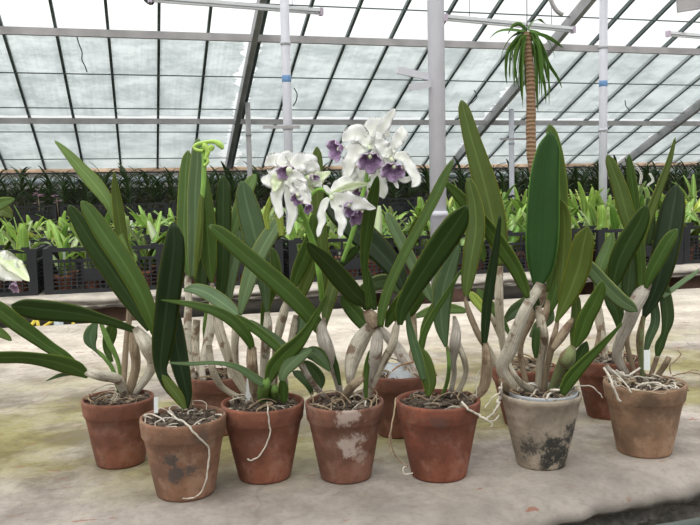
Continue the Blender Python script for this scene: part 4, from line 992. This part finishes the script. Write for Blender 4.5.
def row(Y,x0,n,z,pitch,rowname,benchname,templates,per,hs=1.,tallx=None,hide=0):
    for c in range(n):
        x=x0+pitch*c; o=bpy.data.objects.new('plastic_crate',CR); C.objects.link(o); o.location=(x,Y+rc.uniform(-.02,.02),z+.0005)
        tag(o,'black plastic crate, %s from the left in the %s row on the %s bench'%(ORD[c],rowname,benchname),'crate','black crates, %s row on the %s bench'%(rowname,benchname))
        for q in range(per):
            col=q%(per//2); rw=q//(per//2)
            if benchname=='far' and 362<proj((x+.3,Y,.95))[0]<425 and q%4: continue
            cp=copy_tree(rc.choice(templates)); cp.name='seedling_orchid'
            px=x+.09+(.42/(max(1,per//2-1)))*col+rc.uniform(-.015,.015); py=Y+.11+.18*rw+rc.uniform(-.015,.015)
            cp.location=(px,py,z+.012); cp.rotation_euler=(0,0,rc.uniform(0,6.28)); 
            h_=hs*rc.uniform(.85,1.15); f_=h_
            cp.scale=(1,1,h_) if tallx is None else (1.3,1.3,h_*tallx(x))
            tag(cp,'young potted orchid in the %s crate from left, %s row on the %s bench'%(ORD[c],rowname,benchname),'orchid','seedlings in the %s crate, %s row of the %s bench'%(ORD[c],rowname,benchname))
Z2=.8
tall=lambda x: 1.0 if x<1.5 else 1.25
row(4.24,-1.12,8,Z2,.63,'front','middle',near,8,1.0)
row(4.82,-1.05,8,Z2,.64,'middle','middle',near,6,.95)
row(5.42,-1.30,10,Z2,.64,'rear','middle',far,6,.95)
row(7.15,-1.35,11,Z2,.66,'front','far',far,4,1.05,lambda x:1. if x<2.4 else 1.35)
row(8.05,-1.55,12,Z2,.68,'rear','far',far,4,1.05,lambda x:1. if x<2.6 else 1.55)
for c in range(17):
    o=bpy.data.objects.new('plastic_crate',CR); C.objects.link(o); o.location=(-2.2+.64*c,9.85,.78+.0005)
    tag(o,'black plastic crate in the line standing in front of the hanging dark orchids','crate','crates on the back bench')
    o=bpy.data.objects.new('plastic_crate',CR); C.objects.link(o); o.location=(-2.2+.64*c,9.85+.005,.78+.247)
    tag(o,'black plastic crate stacked on another below the hanging dark orchids','crate','stacked crates on the back bench')

# ---------------------------------------------------------------- hanging vandas along the back
def mk_vanda(i):
    r=random.Random(300+i); root=bpy.data.objects.new('hanging_orchid',None); root.empty_display_size=.05
    fol=MB(); n=r.randint(14,18)
    for q in range(n):
        s=q/n; az=(0 if q%2 else math.pi)+r.uniform(-.5,.5)
        sblade(fol,(0,0,-.26+.28*s),az,r.uniform(.2,.8)*(1.1-.6*s),r.uniform(.20,.32),r.uniform(.034,.054),r.uniform(.7,1.7),na=2,n=8)
    o=fol.build('foliage','vanda',None); o.parent=root
    rt=MB()
    for q in range(22):
        p=Vector((r.uniform(-.06,.03),r.uniform(-.03,.03),-.22)); pts=[tuple(p)]
        for j in range(6): p=p+Vector((r.uniform(-.025,.025),r.uniform(-.02,.02),-r.uniform(.04,.075))); pts.append(tuple(p))
        rt.tube(pts,r.uniform(.004,.009),5)
    o=rt.build('hanging_roots','root_tan2',None); o.parent=root; o['kind']='stuff'
    mb=MB(); mb.tube([(0,0,-.25),(0,0,.0),(.004,0,.12)],.006,6); o=mb.build('stem','vanda',None); o.parent=root
    return root
plain('root_tan2',(.085,.085,.05),.9,.4,20)
vt=[mk_vanda(i) for i in range(6)]
for t in vt: unlink_all(t)
for r_ in range(3):
    for i in range(42):
        cp=copy_tree(rc.choice(vt)); cp.name='hanging_orchid'
        cp.location=(-2.3+.27*i+rc.uniform(-.04,.04)+r_*.13,10.45+.42*r_+rc.uniform(-.04,.04),(1.47,1.53,1.58)[r_]+rc.uniform(-.05,.05)); cp.rotation_euler=(0,0,rc.uniform(-.6,.6)); s_=rc.uniform(.85,1.15); cp.scale=(s_,s_,s_)
        tag(cp,('dark green strap-leaved orchid hanging bare-rooted in the front line by the back wall','dark green strap-leaved orchid hanging bare-rooted in the second line by the back wall','dark green strap-leaved orchid hanging bare-rooted closest to the back wall')[r_],'orchid','hanging orchids, line %s by the back wall'%('nearest','middle','farthest')[r_] if False else ('front line of hanging orchids','second line of hanging orchids','rear line of hanging orchids')[r_])
# pink sprays among them
for x,y,s,lb in ((37,196,1.,'pale pink flower spray in front of the dark orchids at the far left'),(56,200,.7,'smaller pink flower spray just right of the far left one')):
    c=atY(x,y,9.8); root=thing('pink_flower_spray',lb,'flower',(c.x,c.y+.1,.79))
    mb=MB(); mb.tube([(0,0,0),(.01,0,(c.z-0.79)*.6),(0,0,c.z-.76)],.005,6); mb.build('flower_stem','root_tan',root)
    r=random.Random(x); mb=MB()
    for q in range(int(11*s)):
        p=Vector((r.uniform(-.05,.05)*s*1.2,r.uniform(-.03,.03),c.z-.79+r.uniform(-.09,.07)*s))
        for a in range(5): sblade(mb,p,a*1.256,1.0,.03,.022,.5,n=5)
    mb.build('blooms','flower_pink',root)
# spikes of white bead-like flowers at right (behind the right-hand orchid)
for x0,y0,x1,y1,lb in ((633,162,640,186,'curved white beaded flower spike behind the right-hand orchid'),(650,174,647,188,'upright white beaded flower spike right of the curved one')):
    a=atY(x1,y1,8.3); b=atY(x0,y0,8.3); root=thing('flower_spike',lb,'flower',(a.x,a.y,1.03))
    mid=(a+b)/2+Vector((.06,0,0)); pts=catmull([(0,0,0),tuple(a-Vector((a.x,a.y,1.03))),tuple(mid-Vector((a.x,a.y,1.03))),tuple(b-Vector((a.x,a.y,1.03)))],24)
    mb=MB(); mb.tube(pts,.006,6); mb.build('flower_stem','root_tan',root); mb=MB()
    for i,p in enumerate(pts):
        if i>8: 
            for s in (-1,1): mb.lathe([(.002,-.010),(.008,-.005),(.009,.003),(.003,.010)],8,center=(p[0]+s*.009,p[1],p[2]))
    mb.build('blooms','white_petal',root)

# ---------------------------------------------------------------- palm-like tree
base=atY(531,190,6.75); 
plain('tree_pot',(.30,.14,.09),.8,.2,10)
root=thing('dragon_tree','tall bare-trunked tree with drooping strap leaves rising behind the crates right of centre','tree',(base.x,6.35,0))
o=MB(); o.lathe([(.13,0),(.17,.3),(.18,.3),(.18,.33),(.15,.33),(.14,.28),(.05,.27)],24); o.build('pot','tree_pot',root)
YT=6.35
def TL(x,y,dy=0): 
    v=atY(x,y,YT+dy); return v-Vector((base.x,YT,0))
tp=[(0,0,.28),(.0,0,.9)]+[tuple(TL(x,y)) for x,y in ((534,170),(531,140),(531,100),(530,70),(528,50),(527,32))]
tm=catmull(tp,50); mb=MB(); mb.tube(tm,[.042-.014*max(0,(i-25)/25)+.002*math.sin(i*2.3) for i in range(50)],14); mb.build('trunk','palm_trunk',root)
crown=[[(528,34),(518,38),(508,52),(506,72),(507,84)],[(528,34),(515,42),(512,60),(513,78)],[(527,32),(510,30),(498,32),(490,38)],[(528,40),(522,55),(521,80),(522,100)],[(527,30),(521,45),(517,70),(516,92)],
[(530,36),(538,46),(541,70),(542,100)],[(529,34),(540,48),(546,70),(551,92)],[(528,30),(540,34),(550,44),(555,58)],[(530,32),(545,36),(556,42),(563,48)],[(529,36),(536,60),(537,90),(538,112)],[(528,38),(531,60),(535,85),(532,110)],
[(528,30),(533,22),(540,20),(546,24)],[(527,30),(520,24),(513,26),(508,34)],[(528,36),(515,52),(509,66),(510,80)],[(529,34),(543,50),(549,64),(558,78),(562,88)],[(527,40),(526,62),(527,88),(528,100)],[(528,32),(536,38),(548,60),(546,78)],[(529,40),(540,66),(545,86),(546,104)],[(527,34),(517,48),(515,68),(519,88)],[(527,30),(512,36),(503,50),(500,66)]]
rr=random.Random(2)
crown+=[[(528+rr.uniform(-2,2),36),(528+q*.55,34+rr.uniform(0,8)),(528+q,54+rr.uniform(0,14)),(528+q*1.06,78+rr.uniform(0,30))] for q in (-17,-13,-9,-5,4,7,11,14,17,20)]
for i,c_ in enumerate(crown):
    dy=rr.uniform(-.22,.22); n=len(c_); wpts=[TL(x,y,dy*j/(n-1)) for j,(x,y) in enumerate(c_)]
    sm=[Vector(v) for v in catmull([tuple(v) for v in wpts],16)]; ws=[.034*max(.1,math.sin(math.pi*(.15+.83*j/15))) for j in range(16)]; sd=[];nn=[]
    for j in range(16):
        t=(sm[min(15,j+1)]-sm[max(0,j-1)]).normalized(); a=Vector((math.sin(i*2.1),math.cos(i*2.1),.2)); s_=t.cross(a).normalized(); sd.append(s_); nn.append(s_.cross(t))
    mb=MB(); mb.blade(sm,ws,sd,nn,.002,.3,na=4); mb.build('leaf','palm',root)
mb=MB(); mb.tube([tuple(TL(527,34)),tuple(Vector((TL(527,10).x,0,roofz(YT)-.05)))],.004,6); mb.build('support_wire','wire_black',root)

# ---------------------------------------------------------------- orchid at the left edge whose bloom reaches into view
e0=Pot(-60,400,62,.12,'orchid at the left edge, only its white-green bloom and leaf tips showing','clay_a',d=1.9)
e0.leaf('lt',[(-55,300,5),(-40,240,14),(-20,212,14),(0,204,13),(14,199,3)],.0,.0)
e0.leaf('ol',[(-55,300,5),(-40,260,14),(-18,222,14),(0,211,16),(11,217,6)],.0,.05)
e0.stalk('bulb_pale',[(-60,380,7),(-57,340,8),(-55,300,6)],.0)
e0.stalk('stem_green',[(-58,330,4),(-40,270,4),(-15,252,4),(-2,260,3)],.0,ground=False,name='flower_stem',groove=0)
flower(e0,-6,260,.0,[('petal',W_,[(-10,256,8),(0,262,24),(10,270,24),(19,277,14)],-.03,10),('petal',G_,[(-6,252,6),(8,261,15),(19,271,13),(29,281,2)],-.05,-15),('sepal',W_,[(-6,262,6),(-8,275,12),(-2,290,5)],.0,10)],[(14,286,7,12,0,.7,-.02)])
e0.leaf('lt',[(-40,320,5),(-15,328,9),(0,333,9),(11,340,3)],.0,.1)
# what the plate and hooks hang from
for o_ in list(C.objects):
    if o_.name.split('.')[0] in ('metal_plate','curved_hook'):
        vs_=[v.co for v in o_.data.vertices]; top=max(vs_,key=lambda v:v.z)
        mb=MB(); mb.tube([tuple(top),(top.x,top.y,roofz(top.y)+.0)],.006,6); mb.build('hanger_rod','frame_grey',o_)
